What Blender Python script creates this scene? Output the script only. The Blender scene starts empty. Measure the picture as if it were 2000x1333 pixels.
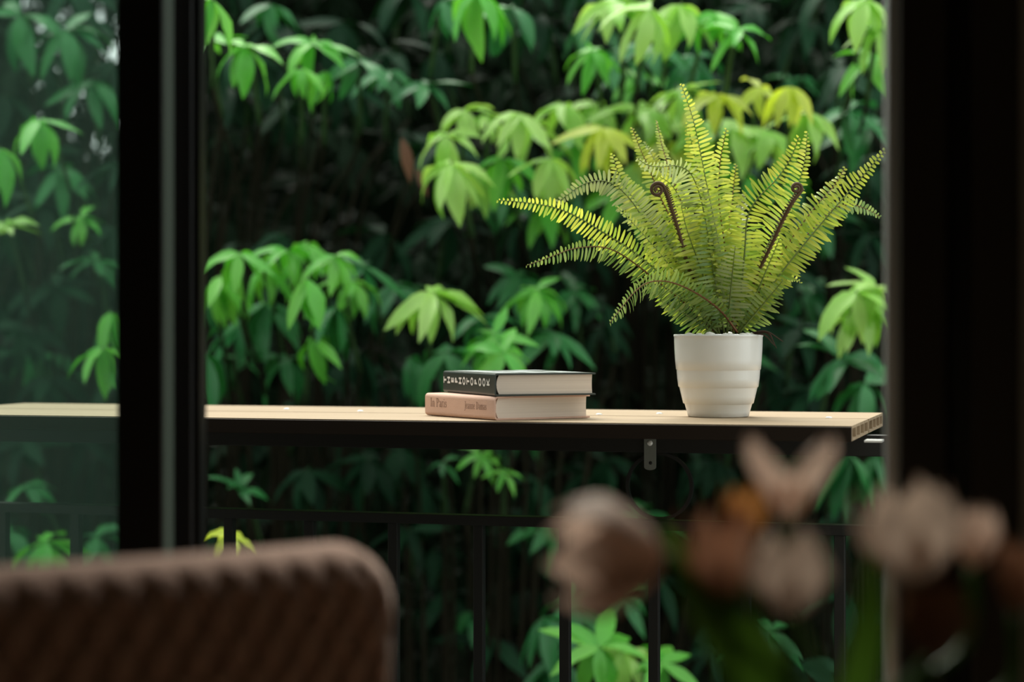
import bpy, bmesh, math, random
from mathutils import Vector, Matrix, Euler
R = math.radians
rng = random.Random(7)

# ------------------------------------------------------------------ camera, world, sun, exposure
SC = bpy.context.scene
COL = SC.collection
CZ = 1.07                      # eye height
F = 3900.0                     # focal length in pixels of the 2000 px wide frame
HY = 643.0                     # horizon row
cam_d = bpy.data.cameras.new('camera')
cam_d.sensor_width = 36.0
cam_d.lens = F * 36.0 / 2000.0
cam_d.shift_y = -(666.5 - HY) / 2000.0
cam_d.clip_start = 0.02
cam_d.dof.use_dof = True
cam_d.dof.focus_distance = 3.03
cam_d.dof.aperture_fstop = 2.5
cam = bpy.data.objects.new('camera', cam_d)
cam.location = (0, 0, CZ)
cam.rotation_euler = (R(90), 0, 0)
COL.objects.link(cam)
SC.camera = cam

world = bpy.data.worlds.new('overcast_sky')
SC.world = world
world.use_nodes = True
bg = world.node_tree.nodes['Background']
bg.inputs['Color'].default_value = (0.93, 1.0, 0.97, 1)
bg.inputs['Strength'].default_value = 1.0

sun_d = bpy.data.lights.new('soft_sun', 'SUN')
sun_d.energy = 4.0
sun_d.angle = R(50)
sun_d.color = (1.0, 0.97, 0.86)
sun = bpy.data.objects.new('soft_sun', sun_d)
sun.rotation_euler = Euler((R(-38), R(-14), 0))
sun.location = (0, 4, 8)
COL.objects.link(sun)

SC.view_settings.view_transform = 'Standard'
SC.view_settings.look = 'None'
SC.view_settings.exposure = 0.7
SC.view_settings.gamma = 1.0
SC.view_settings.use_curve_mapping = False
SC.cycles.use_denoising = True
SC.cycles.max_bounces = 8
SC.cycles.transparent_max_bounces = 12

# ------------------------------------------------------------------ helpers
def P(px, py, Y):
    return Vector(((px - 1000.0) / F * Y, Y, CZ - (py - HY) / F * Y))

YAW = R(15.86)
U = Vector((math.cos(YAW), -math.sin(YAW), 0))      # along the facade, towards the right (and nearer)
N = Vector((math.sin(YAW), math.cos(YAW), 0))       # out of the facade, away from the room
OW = Vector((0, 2.01, 0))                           # a point on the room side of the facade
FRAME = Matrix(((U.x, N.x, 0, OW.x), (U.y, N.y, 0, OW.y), (0, 0, 1, 0), (0, 0, 0, 1)))

def S_at(px, d):
    """facade coordinate s of the point at depth d that shows in pixel column px"""
    k = (px - 1000.0) / F
    return (k * (d * N.y + OW.y) - d * N.x - OW.x) / (U.x - k * U.y)
def Z_at(px, py, d):
    s = S_at(px, d)
    y = OW.y + s * U.y + d * N.y
    return CZ - (py - HY) / F * y

def mat(name, base, rough=0.6, metal=0.0, spec=0.4, noise=None, bump=None, coat=0.0):
    m = bpy.data.materials.new(name)
    m.use_nodes = True
    nt = m.node_tree
    b = nt.nodes['Principled BSDF']
    b.inputs['Base Color'].default_value = (*base, 1)
    b.inputs['Roughness'].default_value = rough
    b.inputs['Metallic'].default_value = metal
    b.inputs['Specular IOR Level'].default_value = spec
    b.inputs['Coat Weight'].default_value = coat
    if noise or bump:
        tc = nt.nodes.new('ShaderNodeTexCoord')
        mp = nt.nodes.new('ShaderNodeMapping')
        nt.links.new(tc.outputs['Object'], mp.inputs['Vector'])
    if noise:   # (second colour, scale xyz, detail)
        c2, sc, det = noise
        mp.inputs['Scale'].default_value = sc
        nz = nt.nodes.new('ShaderNodeTexNoise')
        nz.inputs['Scale'].default_value = 1.0
        nz.inputs['Detail'].default_value = det
        nt.links.new(mp.outputs['Vector'], nz.inputs['Vector'])
        rp = nt.nodes.new('ShaderNodeValToRGB')
        rp.color_ramp.elements[0].position = 0.35
        rp.color_ramp.elements[1].position = 0.68
        rp.color_ramp.elements[0].color = (*base, 1)
        rp.color_ramp.elements[1].color = (*c2, 1)
        nt.links.new(nz.outputs['Fac'], rp.inputs['Fac'])
        nt.links.new(rp.outputs['Color'], b.inputs['Base Color'])
    if bump:    # (scale, strength)
        nb = nt.nodes.new('ShaderNodeTexNoise')
        nb.inputs['Scale'].default_value = bump[0]
        nb.inputs['Detail'].default_value = 4
        nt.links.new(tc.outputs['Object'], nb.inputs['Vector'])
        bp = nt.nodes.new('ShaderNodeBump')
        bp.inputs['Strength'].default_value = bump[1]
        bp.inputs['Distance'].default_value = 0.002
        nt.links.new(nb.outputs['Fac'], bp.inputs['Height'])
        nt.links.new(bp.outputs['Normal'], b.inputs['Normal'])
    return m

def leaf_mat(name, c1, c2, trans=0.35, rough=0.42, spec=0.45, use_attr=False, through=(1.0, 1.0, 0.55)):
    """leaf skin: two hues mixed per leaf, with light passing through the blade"""
    m = bpy.data.materials.new(name)
    m.use_nodes = True
    nt = m.node_tree
    b = nt.nodes['Principled BSDF']
    out = nt.nodes['Material Output']
    b.inputs['Roughness'].default_value = rough
    b.inputs['Specular IOR Level'].default_value = spec
    if use_attr:
        src = nt.nodes.new('ShaderNodeAttribute')
        src.attribute_name = 'tint'
        fac = src.outputs['Fac']
    else:
        src = nt.nodes.new('ShaderNodeObjectInfo')
        fac = src.outputs['Random']
    mx = nt.nodes.new('ShaderNodeMix')
    mx.data_type = 'RGBA'
    mx.inputs['A'].default_value = (*c1, 1)
    mx.inputs['B'].default_value = (*c2, 1)
    nt.links.new(fac, mx.inputs['Factor'])
    nt.links.new(mx.outputs['Result'], b.inputs['Base Color'])
    tr = nt.nodes.new('ShaderNodeBsdfTranslucent')
    g = nt.nodes.new('ShaderNodeMix')
    g.data_type = 'RGBA'
    g.blend_type = 'MULTIPLY'
    g.inputs['Factor'].default_value = 1.0
    g.inputs['B'].default_value = (*through, 1)
    nt.links.new(mx.outputs['Result'], g.inputs['A'])
    nt.links.new(g.outputs['Result'], tr.inputs['Color'])
    ms = nt.nodes.new('ShaderNodeMixShader')
    ms.inputs['Fac'].default_value = trans
    nt.links.new(b.outputs['BSDF'], ms.inputs[1])
    nt.links.new(tr.outputs['BSDF'], ms.inputs[2])
    nt.links.new(ms.outputs['Shader'], out.inputs['Surface'])
    return m

def me_from(name, verts, faces, smooth=False):
    me = bpy.data.meshes.new(name)
    me.from_pydata([tuple(v) for v in verts], [], faces)
    if smooth:
        me.polygons.foreach_set('use_smooth', [True] * len(me.polygons))
    me.update()
    return me

def link(name, me, m=None, parent=None, matrix=None):
    if m is not None and not me.materials:
        me.materials.append(m)
    o = bpy.data.objects.new(name, me)
    COL.objects.link(o)
    if parent is not None:
        o.parent = parent
    if matrix is not None:
        o.matrix_basis = matrix
    return o

def empty(name, loc, label=None, cat=None, group=None, matrix=None):
    o = bpy.data.objects.new(name, None)
    COL.objects.link(o)
    o.empty_display_size = 0.05
    if matrix is not None:
        o.matrix_basis = matrix
    else:
        o.location = loc
    tag(o, label, cat, group)
    return o

def tag(o, label=None, cat=None, group=None, kind=None):
    if label: o['label'] = label
    if cat: o['category'] = cat
    if group: o['group'] = group
    if kind: o['kind'] = kind
    return o

class MB:
    """collects shapes for one mesh"""
    def __init__(self):
        self.v, self.f = [], []
    def add(self, verts, faces):
        o = len(self.v)
        self.v += [Vector(x) for x in verts]
        self.f += [tuple(i + o for i in q) for q in faces]
        return self
    def box(self, a, b):
        x0, y0, z0 = a; x1, y1, z1 = b
        vs = [(x0,y0,z0),(x1,y0,z0),(x1,y1,z0),(x0,y1,z0),(x0,y0,z1),(x1,y0,z1),(x1,y1,z1),(x0,y1,z1)]
        return self.add(vs, [(3,2,1,0),(4,5,6,7),(0,1,5,4),(1,2,6,5),(2,3,7,6),(3,0,4,7)])
    def tube(self, pts, rad, seg=8, cap=True):
        n = len(pts)
        pts = [Vector(p) for p in pts]
        rads = rad if isinstance(rad, (list, tuple)) else [rad] * n
        vs, fs = [], []
        prev = None
        for i, p in enumerate(pts):
            t = (pts[min(i+1, n-1)] - pts[max(i-1, 0)])
            if t.length < 1e-9: t = Vector((0, 0, 1))
            t.normalize()
            if prev is None:
                a = Vector((0, 0, 1)) if abs(t.z) < 0.9 else Vector((1, 0, 0))
                x = t.cross(a).normalized()
            else:
                x = (prev - t * prev.dot(t)).normalized()
            prev = x
            y = t.cross(x)
            for k in range(seg):
                an = 2 * math.pi * k / seg
                vs.append(p + (x * math.cos(an) + y * math.sin(an)) * rads[i])
        for i in range(n - 1):
            for k in range(seg):
                k2 = (k + 1) % seg
                fs.append((i*seg+k, i*seg+k2, (i+1)*seg+k2, (i+1)*seg+k))
        if cap:
            fs.append(tuple(range(seg - 1, -1, -1)))
            fs.append(tuple((n-1)*seg + k for k in range(seg)))
        return self.add(vs, fs)
    def lathe(self, prof, seg=48, close=False):
        vs, fs = [], []
        n = len(prof)
        for (r, z) in prof:
            for k in range(seg):
                an = 2 * math.pi * k / seg
                vs.append((r * math.cos(an), r * math.sin(an), z))
        for i in range(n - 1):
            for k in range(seg):
                k2 = (k + 1) % seg
                fs.append((i*seg+k, i*seg+k2, (i+1)*seg+k2, (i+1)*seg+k))
        if close:
            fs.append(tuple(range(seg - 1, -1, -1)))
            fs.append(tuple((n-1)*seg + k for k in range(seg)))
        return self.add(vs, fs)
    def prism(self, loop, h0, h1):
        """loop: (x, y) outline counter-clockwise, extruded along z"""
        n = len(loop)
        vs = [(x, y, h0) for x, y in loop] + [(x, y, h1) for x, y in loop]
        fs = [tuple(range(n - 1, -1, -1)), tuple(range(n, 2 * n))]
        fs += [(i, (i+1) % n, n + (i+1) % n, n + i) for i in range(n)]
        return self.add(vs, fs)
    def build(self, name, m, parent=None, smooth=False, matrix=None, bevel=0.0, seg=2):
        me = me_from(name, self.v, self.f, smooth)
        if bevel > 0:
            bm = bmesh.new()
            bm.from_mesh(me)
            es = [e for e in bm.edges if len(e.link_faces) == 2 and e.calc_face_angle() > 0.5]
            bmesh.ops.bevel(bm, geom=es, offset=bevel, segments=seg, affect='EDGES', profile=0.5)
            bm.to_mesh(me)
            bm.free()
            me.polygons.foreach_set('use_smooth', [False] * len(me.polygons))
        return link(name, me, m, parent, matrix)

def fbox(name, s0, s1, d0, d1, z0, z1, m, parent=None, bevel=0.0):
    """box in facade coordinates"""
    b = MB().box((s0, d0, z0), (s1, d1, z1))
    return b.build(name, m, parent, bevel=bevel, matrix=FRAME if parent is None else None)

def catmull(pts, per=8):
    pts = [Vector(p) for p in pts]
    q = [pts[0] * 2 - pts[1]] + pts + [pts[-1] * 2 - pts[-2]]
    out = []
    for i in range(1, len(q) - 2):
        p0, p1, p2, p3 = q[i-1], q[i], q[i+1], q[i+2]
        for k in range(per):
            t = k / per
            out.append(0.5 * ((2*p1) + (p2-p0)*t + (2*p0-5*p1+4*p2-p3)*t*t + (3*p1-p0-3*p2+p3)*t*t*t))
    out.append(pts[-1])
    return out

def resample(pts, step):
    out = [pts[0].copy()]
    left = step
    for a, b in zip(pts, pts[1:]):
        L = (b - a).length
        pos = 0.0
        while L - pos >= left:
            pos += left
            out.append(a.lerp(b, pos / L))
            left = step
        left -= L - pos
    return out

# ------------------------------------------------------------------ materials
M_black = mat('black_aluminium', (0.012, 0.012, 0.011), rough=0.38, spec=0.5)
M_brown = mat('dark_bronze_aluminium', (0.040, 0.034, 0.026), rough=0.5, spec=0.3)
M_grey = mat('grey_aluminium', (0.70, 0.72, 0.70), rough=0.35, metal=0.2)
M_reflect = mat('painted_reflection', (0.10, 0.13, 0.10), rough=0.6)  # greenery reflected in the stile side, put into the colour
M_steel = mat('black_painted_steel', (0.012, 0.013, 0.012), rough=0.5, spec=0.4)
M_zinc = mat('zinc_plate', (0.22, 0.24, 0.22), rough=0.5, metal=0.35)
M_screw = mat('bright_screw', (0.9, 0.9, 0.88), rough=0.3, metal=0.2)
M_wall = mat('plaster', (0.62, 0.60, 0.55), rough=0.9, bump=(60, 0.2))
M_out = mat('render_facade', (0.54, 0.55, 0.55), rough=0.9, bump=(40, 0.3))
M_floor = mat('timber_floor', (0.34, 0.24, 0.16), rough=0.45, noise=((0.26, 0.18, 0.115), (2, 30, 2), 3))
M_slab = mat('balcony_concrete', (0.12, 0.12, 0.11), rough=0.9, noise=((0.08, 0.08, 0.075), (6, 6, 6), 4))
M_deck = mat('composite_decking', (0.44, 0.335, 0.225), rough=0.6, spec=0.2, noise=((0.33, 0.24, 0.155), (1.2, 55, 55), 5), bump=(180, 0.15))
M_trim = mat('dark_brown_trim', (0.016, 0.010, 0.006), rough=0.6, spec=0.2)
M_soil = mat('soil', (0.02, 0.014, 0.009), rough=1.0, bump=(120, 1.0))
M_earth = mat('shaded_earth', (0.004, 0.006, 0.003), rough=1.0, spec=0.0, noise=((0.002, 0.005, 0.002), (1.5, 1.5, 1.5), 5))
M_pot = mat('white_glazed_plastic', (0.78, 0.79, 0.78), rough=0.2, spec=0.5)
M_pebble = mat('white_pebble', (0.75, 0.73, 0.68), rough=0.6)
M_pages = mat('book_pages', (0.82, 0.72, 0.63), rough=0.9, noise=((0.74, 0.64, 0.56), (2, 2, 900), 1))
M_pink = mat('pink_cloth_cover', (0.72, 0.47, 0.37), rough=0.75, spec=0.25, bump=(900, 0.25))
M_ink = mat('grey_brown_ink', (0.27, 0.16, 0.12), rough=0.8)
M_dkcover = mat('dark_green_cover', (0.030, 0.040, 0.034), rough=0.35, spec=0.4)
M_white = mat('white_print', (0.72, 0.70, 0.66), rough=0.6)
M_print = mat('photo_print', (0.62, 0.66, 0.68), rough=0.3, spec=0.5)
M_chair = mat('dusty_pink_velvet', (0.58, 0.375, 0.295), rough=0.9, spec=0.2, bump=(700, 0.3))
M_chair.node_tree.nodes['Principled BSDF'].inputs['Sheen Weight'].default_value = 1.0
M_chair.node_tree.nodes['Principled BSDF'].inputs['Sheen Roughness'].default_value = 0.4
M_chair.node_tree.nodes['Principled BSDF'].inputs['Sheen Tint'].default_value = (0.9, 0.7, 0.6, 1)
M_bark = mat('branch_bark', (0.022, 0.020, 0.012), rough=1.0, spec=0.1)
M_stem = mat('green_petiole', (0.03, 0.07, 0.02), rough=0.6)
M_root = mat('dry_root', (0.06, 0.035, 0.025), rough=0.9)
M_table = mat('dark_table_top', (0.03, 0.022, 0.016), rough=0.5)

L_lime = leaf_mat('young_lime_leaf', (0.30, 0.66, 0.08), (0.50, 0.78, 0.22), trans=0.40, spec=0.6)
L_yellow = leaf_mat('new_yellow_leaf', (0.64, 0.78, 0.08), (0.72, 0.82, 0.18), trans=0.52)
L_green = leaf_mat('bright_green_leaf', (0.08, 0.46, 0.035), (0.20, 0.62, 0.08), trans=0.35, spec=0.6)
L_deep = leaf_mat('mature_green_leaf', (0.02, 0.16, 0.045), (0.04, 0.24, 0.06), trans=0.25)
L_dark = leaf_mat('shaded_dark_leaf', (0.006, 0.026, 0.012), (0.014, 0.062, 0.026), trans=0.2, spec=0.12, rough=0.55)  # dark leaf kind; the shade inside the plants is put into its colour
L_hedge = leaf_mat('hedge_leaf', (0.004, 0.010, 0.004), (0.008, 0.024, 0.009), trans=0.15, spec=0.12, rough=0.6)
L_fern = leaf_mat('fern_pinna', (0.28, 0.46, 0.08), (0.76, 0.78, 0.17), trans=0.45, rough=0.26, spec=0.5, use_attr=True)
L_fern2 = leaf_mat('fern_pinna_green', (0.12, 0.25, 0.07), (0.38, 0.50, 0.16), trans=0.35, rough=0.35, spec=0.5, use_attr=True)
L_pale = leaf_mat('fern_pinna_pale', (0.38, 0.48, 0.24), (0.54, 0.62, 0.34), trans=0.35, rough=0.35, spec=0.5, use_attr=True)
M_rachis = mat('fern_rachis', (0.16, 0.22, 0.05), rough=0.5)
M_rachis_b = mat('fern_rachis_brown', (0.17, 0.065, 0.02), rough=0.5)
M_crozier = mat('brown_crozier', (0.10, 0.058, 0.026), rough=0.7)
T_pink = leaf_mat('tulip_petal_pink', (0.76, 0.58, 0.47), (0.80, 0.63, 0.52), trans=0.35, rough=0.6, spec=0.2, through=(1.0, 0.92, 0.88))
T_pale = leaf_mat('tulip_petal_pale', (0.60, 0.48, 0.39), (0.66, 0.54, 0.44), trans=0.35, rough=0.6, spec=0.2, through=(1.0, 0.92, 0.88))
T_orange = leaf_mat('tulip_petal_orange', (0.52, 0.24, 0.07), (0.60, 0.31, 0.10), trans=0.4, rough=0.6, spec=0.2, through=(1.0, 0.92, 0.88))
T_rose = leaf_mat('tulip_petal_rose', (0.40, 0.20, 0.12), (0.45, 0.24, 0.14), trans=0.3, rough=0.6, spec=0.2, through=(1.0, 0.92, 0.88))
L_tulip = leaf_mat('tulip_leaf', (0.07, 0.17, 0.03), (0.09, 0.2, 0.03), trans=0.3)

def glass_mat():
    m = bpy.data.materials.new('hazy_tinted_glass')
    m.use_nodes = True
    nt = m.node_tree
    nt.nodes.remove(nt.nodes['Principled BSDF'])
    out = nt.nodes['Material Output']
    tr = nt.nodes.new('ShaderNodeBsdfTransparent')
    tr.inputs['Color'].default_value = (0.86, 0.92, 0.89, 1)
    gl = nt.nodes.new('ShaderNodeBsdfGlossy')
    gl.inputs['Roughness'].default_value = 0.02
    fr = nt.nodes.new('ShaderNodeFresnel')
    fr.inputs['IOR'].default_value = 1.5
    m1 = nt.nodes.new('ShaderNodeMixShader')
    nt.links.new(fr.outputs['Fac'], m1.inputs['Fac'])
    nt.links.new(tr.outputs['BSDF'], m1.inputs[1])
    nt.links.new(gl.outputs['BSDF'], m1.inputs[2])
    du = nt.nodes.new('ShaderNodeBsdfTranslucent')
    du.inputs['Color'].default_value = (0.45, 0.80, 0.66, 1)  # thin teal haze put into the pane's colour
    m2 = nt.nodes.new('ShaderNodeMixShader')
    m2.inputs['Fac'].default_value = 0.021
    nt.links.new(m1.outputs['Shader'], m2.inputs[1])
    nt.links.new(du.outputs['BSDF'], m2.inputs[2])
    nt.links.new(m2.outputs['Shader'], out.inputs['Surface'])
    return m
M_glass = glass_mat()

# ------------------------------------------------------------------ room shell and ground
S_L, S_R = -2.7, 2.2             # room sides
D_B = -4.4                       # back of the room
CEIL = 2.55
s_jamb = S_at(1755, -0.02)       # right side of the opening
s_open = -1.75                   # left side of the opening
TOP = 2.42                        # head of the opening

def struct(o):
    o['kind'] = 'structure'
    return o
struct(fbox('floor', S_L, S_R, D_B, 0.16, -0.12, 0.0, M_floor))
struct(fbox('ceiling', S_L - 0.1, S_R + 0.1, D_B - 0.1, 0.22, CEIL, CEIL + 0.2, M_wall))
struct(fbox('wall_left', S_L - 0.15, S_L, D_B, 0.16, -0.12, CEIL, M_wall))
struct(fbox('wall_right', S_R, S_R + 0.15, D_B, 0.16, -0.12, CEIL, M_wall))
struct(fbox('wall_back', S_L - 0.15, S_R + 0.15, D_B - 0.15, D_B, -0.12, CEIL, M_wall))
# the wall with the opening: pieces left, right and above it, in one mesh
wf = MB()
xs = [S_L - 0.15, s_open, S_at(1986, -0.02), S_R + 0.15]
zs = [-0.12, TOP, CEIL]
dd = (0.02, 0.16)
vid = {}
vv, ff = [], []
def wv(i, j, k):
    if (i, j, k) not in vid:
        vid[(i, j, k)] = len(vv)
        vv.append((xs[i], dd[k], zs[j]))
    return vid[(i, j, k)]
solid = {(0, 0), (2, 0), (0, 1), (1, 1), (2, 1)}
for (i, j) in solid:
    ff.append((wv(i,j,0), wv(i+1,j,0), wv(i+1,j+1,0), wv(i,j+1,0)))
    ff.append((wv(i,j,1), wv(i,j+1,1), wv(i+1,j+1,1), wv(i+1,j,1)))
    for (di, dj, a, b) in ((-1,0,(i,j),(i,j+1)), (1,0,(i+1,j+1),(i+1,j)), (0,-1,(i+1,j),(i,j)), (0,1,(i,j+1),(i+1,j+1))):
        if (i+di, j+dj) not in solid:
            ff.append((wv(*a,0), wv(*b,0), wv(*b,1), wv(*a,1)))
struct(link('wall_front', me_from('wall_front', vv, ff), M_wall, matrix=FRAME))
struct(fbox('facade', S_L - 0.6, S_R + 0.8, 0.165, 0.19, TOP + 0.04, CEIL + 0.5, M_out))

# dark stepped profile to the right of the opening
t = struct(empty('trim_1', (0, 0, 0), matrix=FRAME))
sA, sB, sC, sD = s_jamb, S_at(1850, -0.02), S_at(1900, 0.0), S_at(1988, -0.02)
fbox('frame_profile', sA, sB, -0.02, 0.10, 0.0, TOP, M_brown, t, bevel=0.004)
fbox('frame_groove', sB, sC, 0.01, 0.10, 0.0, TOP, M_black, t)
fbox('frame_profile', sC, sD, -0.02, 0.10, 0.0, TOP, M_brown, t, bevel=0.004)
fbox('head_profile', s_open, sA, 0.01, 0.10, TOP - 0.05, TOP, M_black, t)
# slim rounded grey aluminium edge strip beside it
sE = S_at(1729, 0.03)
pr = MB()
rr = (sA - sE) / 2 + 0.001
pr.tube([((sE + sA) / 2, 0.03, 0.0), ((sE + sA) / 2, 0.03, TOP - 0.05)], rr, 24)
strip = pr.build('edge_strip', M_grey, t, smooth=True)
strip['label'] = 'grey aluminium rounded edge strip'

# sliding glass door on the left
d = struct(empty('door_1', (0, 0, 0), matrix=FRAME))
s1, s2 = S_at(228, 0.0), S_at(316, 0.0)
fbox('door_stile', s1, s2, 0.0, 0.028, 0.03, TOP - 0.05, M_black, d, bevel=0.0015)
fbox('edge_reflection', s2, s2 + 0.0012, 0.002, 0.0265, 0.03, TOP - 0.05, M_reflect, d)['label'] = 'grey green painted reflection strip'  # added strip that paints the foliage reflection on the stile
fbox('door_stile', s_open, s_open + 0.06, 0.0, 0.028, 0.03, TOP - 0.05, M_black, d, bevel=0.0015)
fbox('bottom_rail', s_open + 0.06, s1, 0.0, 0.028, 0.03, 0.12, M_black, d)
fbox('top_rail', s_open + 0.06, s1, 0.0, 0.028, TOP - 0.12, TOP - 0.05, M_black, d)
fbox('glass_pane', s_open + 0.055, s1 + 0.004, 0.012, 0.018, 0.115, TOP - 0.115, M_glass, d)
# second, fixed stile just outside it
s3, s4 = S_at(333, 0.05), S_at(384, 0.05)
il = fbox('outer_stile', s3 - 0.02, s4 - 0.006, 0.05, 0.085, 0.03, TOP - 0.05, M_black, d, bevel=0.0015)
fbox('brush_seal', s4 - 0.006, s4, 0.058, 0.075, 0.03, TOP - 0.05, M_black, d)
fbox('door_track', s_open, sA, 0.0, 0.12, 0.0, 0.03, M_black, d)

# balcony and the ground outside
struct(fbox('balcony_floor', -3.2, 2.6, 0.16, 1.25, -0.20, -0.03, M_slab))
struct(fbox('foundation_wall', S_L - 0.15, 2.6, 0.0, 1.1, -1.4, -0.2, M_out))

def terrain():
    nx, ny = 66, 48
    vs, fs = [], []
    r2 = random.Random(3)
    for j in range(ny):
        for i in range(nx):
            x = -13 + 26 * i / (nx - 1)
            y = 2.6 + 16 * j / (ny - 1)
            low = max(0.0, min(1.0, (-1.45 - x) / 0.5)) * max(0.0, min(1.0, (x + 5.0) / 0.8))
            z = -1.3 + (7.2 - 3.9 * low) * max(0.0, min(1.0, (y - 8.6) / 3.2)) ** 1.2
            side = max(0.0, abs(x) - 6.0)
            z += 0.75 * side
            z += r2.uniform(-0.12, 0.12)
            vs.append((x, y, z))
    for j in range(ny - 1):
        for i in range(nx - 1):
            a = j * nx + i
            fs.append((a, a + 1, a + nx + 1, a + nx))
    return me_from('hillside', vs, fs, True)
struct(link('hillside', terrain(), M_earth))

# ------------------------------------------------------------------ leaves of the garden
def leaflet_mesh(name, droop, fold, width=0.30, segs=6, wave=0.0):
    """unit-length leaflet along +x, obovate with a pointed tip, folded on its midrib and arching down"""
    vs, fs = [], []
    for i in range(segs + 1):
        u = i / segs
        w = width * 0.5 * (math.sin(math.pi * u ** 0.85) ** 0.8 if 0 < u < 1 else 0.0)
        w = max(w, 0.012 if i == 0 else 0.004)
        ang = droop * u
        # arc
        if droop > 1e-4:
            x = math.sin(ang) / droop
            z = -(1 - math.cos(ang)) / droop
        else:
            x, z = u, 0.0
        nz = w * fold
        ww = wave * math.sin(u * 9)
        vs += [(x, -w, z + nz + ww * w), (x, 0, z), (x, w, z + nz - ww * w)]
    for i in range(segs):
        a = 3 * i
        fs += [(a, a+3, a+4, a+1), (a+1, a+4, a+5, a+2)]
    return me_from(name, vs, fs, True)

LEAF = {}
for key, m in (('lime', L_lime), ('yellow', L_yellow), ('green', L_green), ('deep', L_deep), ('dark', L_dark)):
    lst = []
    for k, (dr, fo, wi, wa) in enumerate(((0.35, 0.25, 0.27, 0.1), (0.8, 0.35, 0.31, 0.2), (1.2, 0.3, 0.28, 0.15), (0.6, 0.6, 0.25, 0.25))):
        me = leaflet_mesh('leaflet', dr, fo, wi + (0.02 if key in ('lime', 'yellow') else 0.0), 6, wa)
        me.materials.append(m)
        lst.append(me)
    LEAF[key] = lst

def basis(x, z):
    x = x.normalized()
    y = z.cross(x).normalized()
    z = x.cross(y)
    return Matrix(((x.x, y.x, z.x, 0), (x.y, y.y, z.y, 0), (x.z, y.z, z.z, 0), (0, 0, 0, 1)))

def whorl(root, root_loc, c, L, n, key, roll=0.0, pitch=25.0, elev=(-35, 5), stem_to=None, arc=360.0, start=None, rg=rng):
    """one compound leaf: petiole (part) with its leaflets (sub-parts)"""
    ax = Vector((0, 0, 1))
    ax.rotate(Euler((R(pitch), R(roll), 0)))         # leans towards the room by pitch, sideways by roll
    e1 = ax.cross(Vector((0, 1, 0))).normalized()
    e2 = ax.cross(e1)
    if stem_to is None:
        stem_to = c - ax * L * 0.9 + Vector((0, L * 0.9, 0))
    mid = c.lerp(stem_to, 0.5) + Vector((0, 0, L * 0.25))
    pts = [p - c for p in catmull([c, mid, stem_to], 4)]
    pet = MB().tube(pts, [0.004 + 0.003 * i / len(pts) for i in range(len(pts))], 6).build('leaf_stalk', M_stem, root, True, Matrix.Translation(c - root_loc))
    a0 = rg.uniform(0, 360) if start is None else start
    for i in range(n):
        az = R(a0 + arc * i / n + rg.uniform(-16, 16))
        el = R(rg.uniform(elev[0], elev[1] + 12))
        dr = (e1 * math.cos(az) + e2 * math.sin(az)) * math.cos(el) + ax * math.sin(el)
        up = (ax * math.cos(el) - (e1 * math.cos(az) + e2 * math.sin(az)) * math.sin(el))
        side = dr.cross(up)
        up = (up + side * rg.uniform(-0.35, 0.35)).normalized()
        sc = L * rg.uniform(0.78, 1.08)
        mx = basis(dr, up) @ Matrix.Diagonal((sc, sc * rg.uniform(0.9, 1.15), sc, 1))
        o = link('leaflet', rg.choice(LEAF[key]), None, pet, mx)
    return pet

SHRUBS = []
def shrub(name, label, trunk_xy, clusters, cat='shrub'):
    SHRUBS.append((name, label, trunk_xy, clusters, cat))

def build_shrub(name, label, trunk_xy, clusters, cat='shrub', group=None, ground=-1.4):
    tx, ty = trunk_xy
    g = ground + (max(0.0, (ty - 8.6)) * 2.0)
    root_loc = Vector((tx, ty, g))
    root = empty(name, root_loc, label, cat, group)
    for cl in clusters:
        px, py, Y, Lp, n, key = cl[:6]
        roll = cl[6] if len(cl) > 6 else rng.uniform(-15, 15)
        pitch = cl[7] if len(cl) > 7 else 25
        elev = cl[8] if len(cl) > 8 else (-35, 5)
        c = P(px, py, Y)
        L = Lp / F * Y
        # branch from the trunk up to a node behind and below the leaf
        node = c + Vector((rng.uniform(-0.05, 0.05), 0.22, -0.16))
        start = Vector((tx + (c.x - tx) * 0.45, ty + 0.15, g))
        whorl(root, root_loc, c, L, n, key, roll, pitch, elev, stem_to=node)
        k1 = Vector((c.x + (tx - c.x) * 0.12, c.y + (ty - c.y) * 0.75, node.z - 0.35))
        k2 = Vector((c.x + (tx - c.x) * 0.30, ty, g + (node.z - g) * 0.4))
        br = [p - root_loc for p in catmull([start, k2, k1, node], 5)]
        MB().tube(br, [0.010 - 0.006 * i / (len(br) - 1) for i in range(len(br))], 6).build('branch', M_bark, root, True)
    return root

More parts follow.
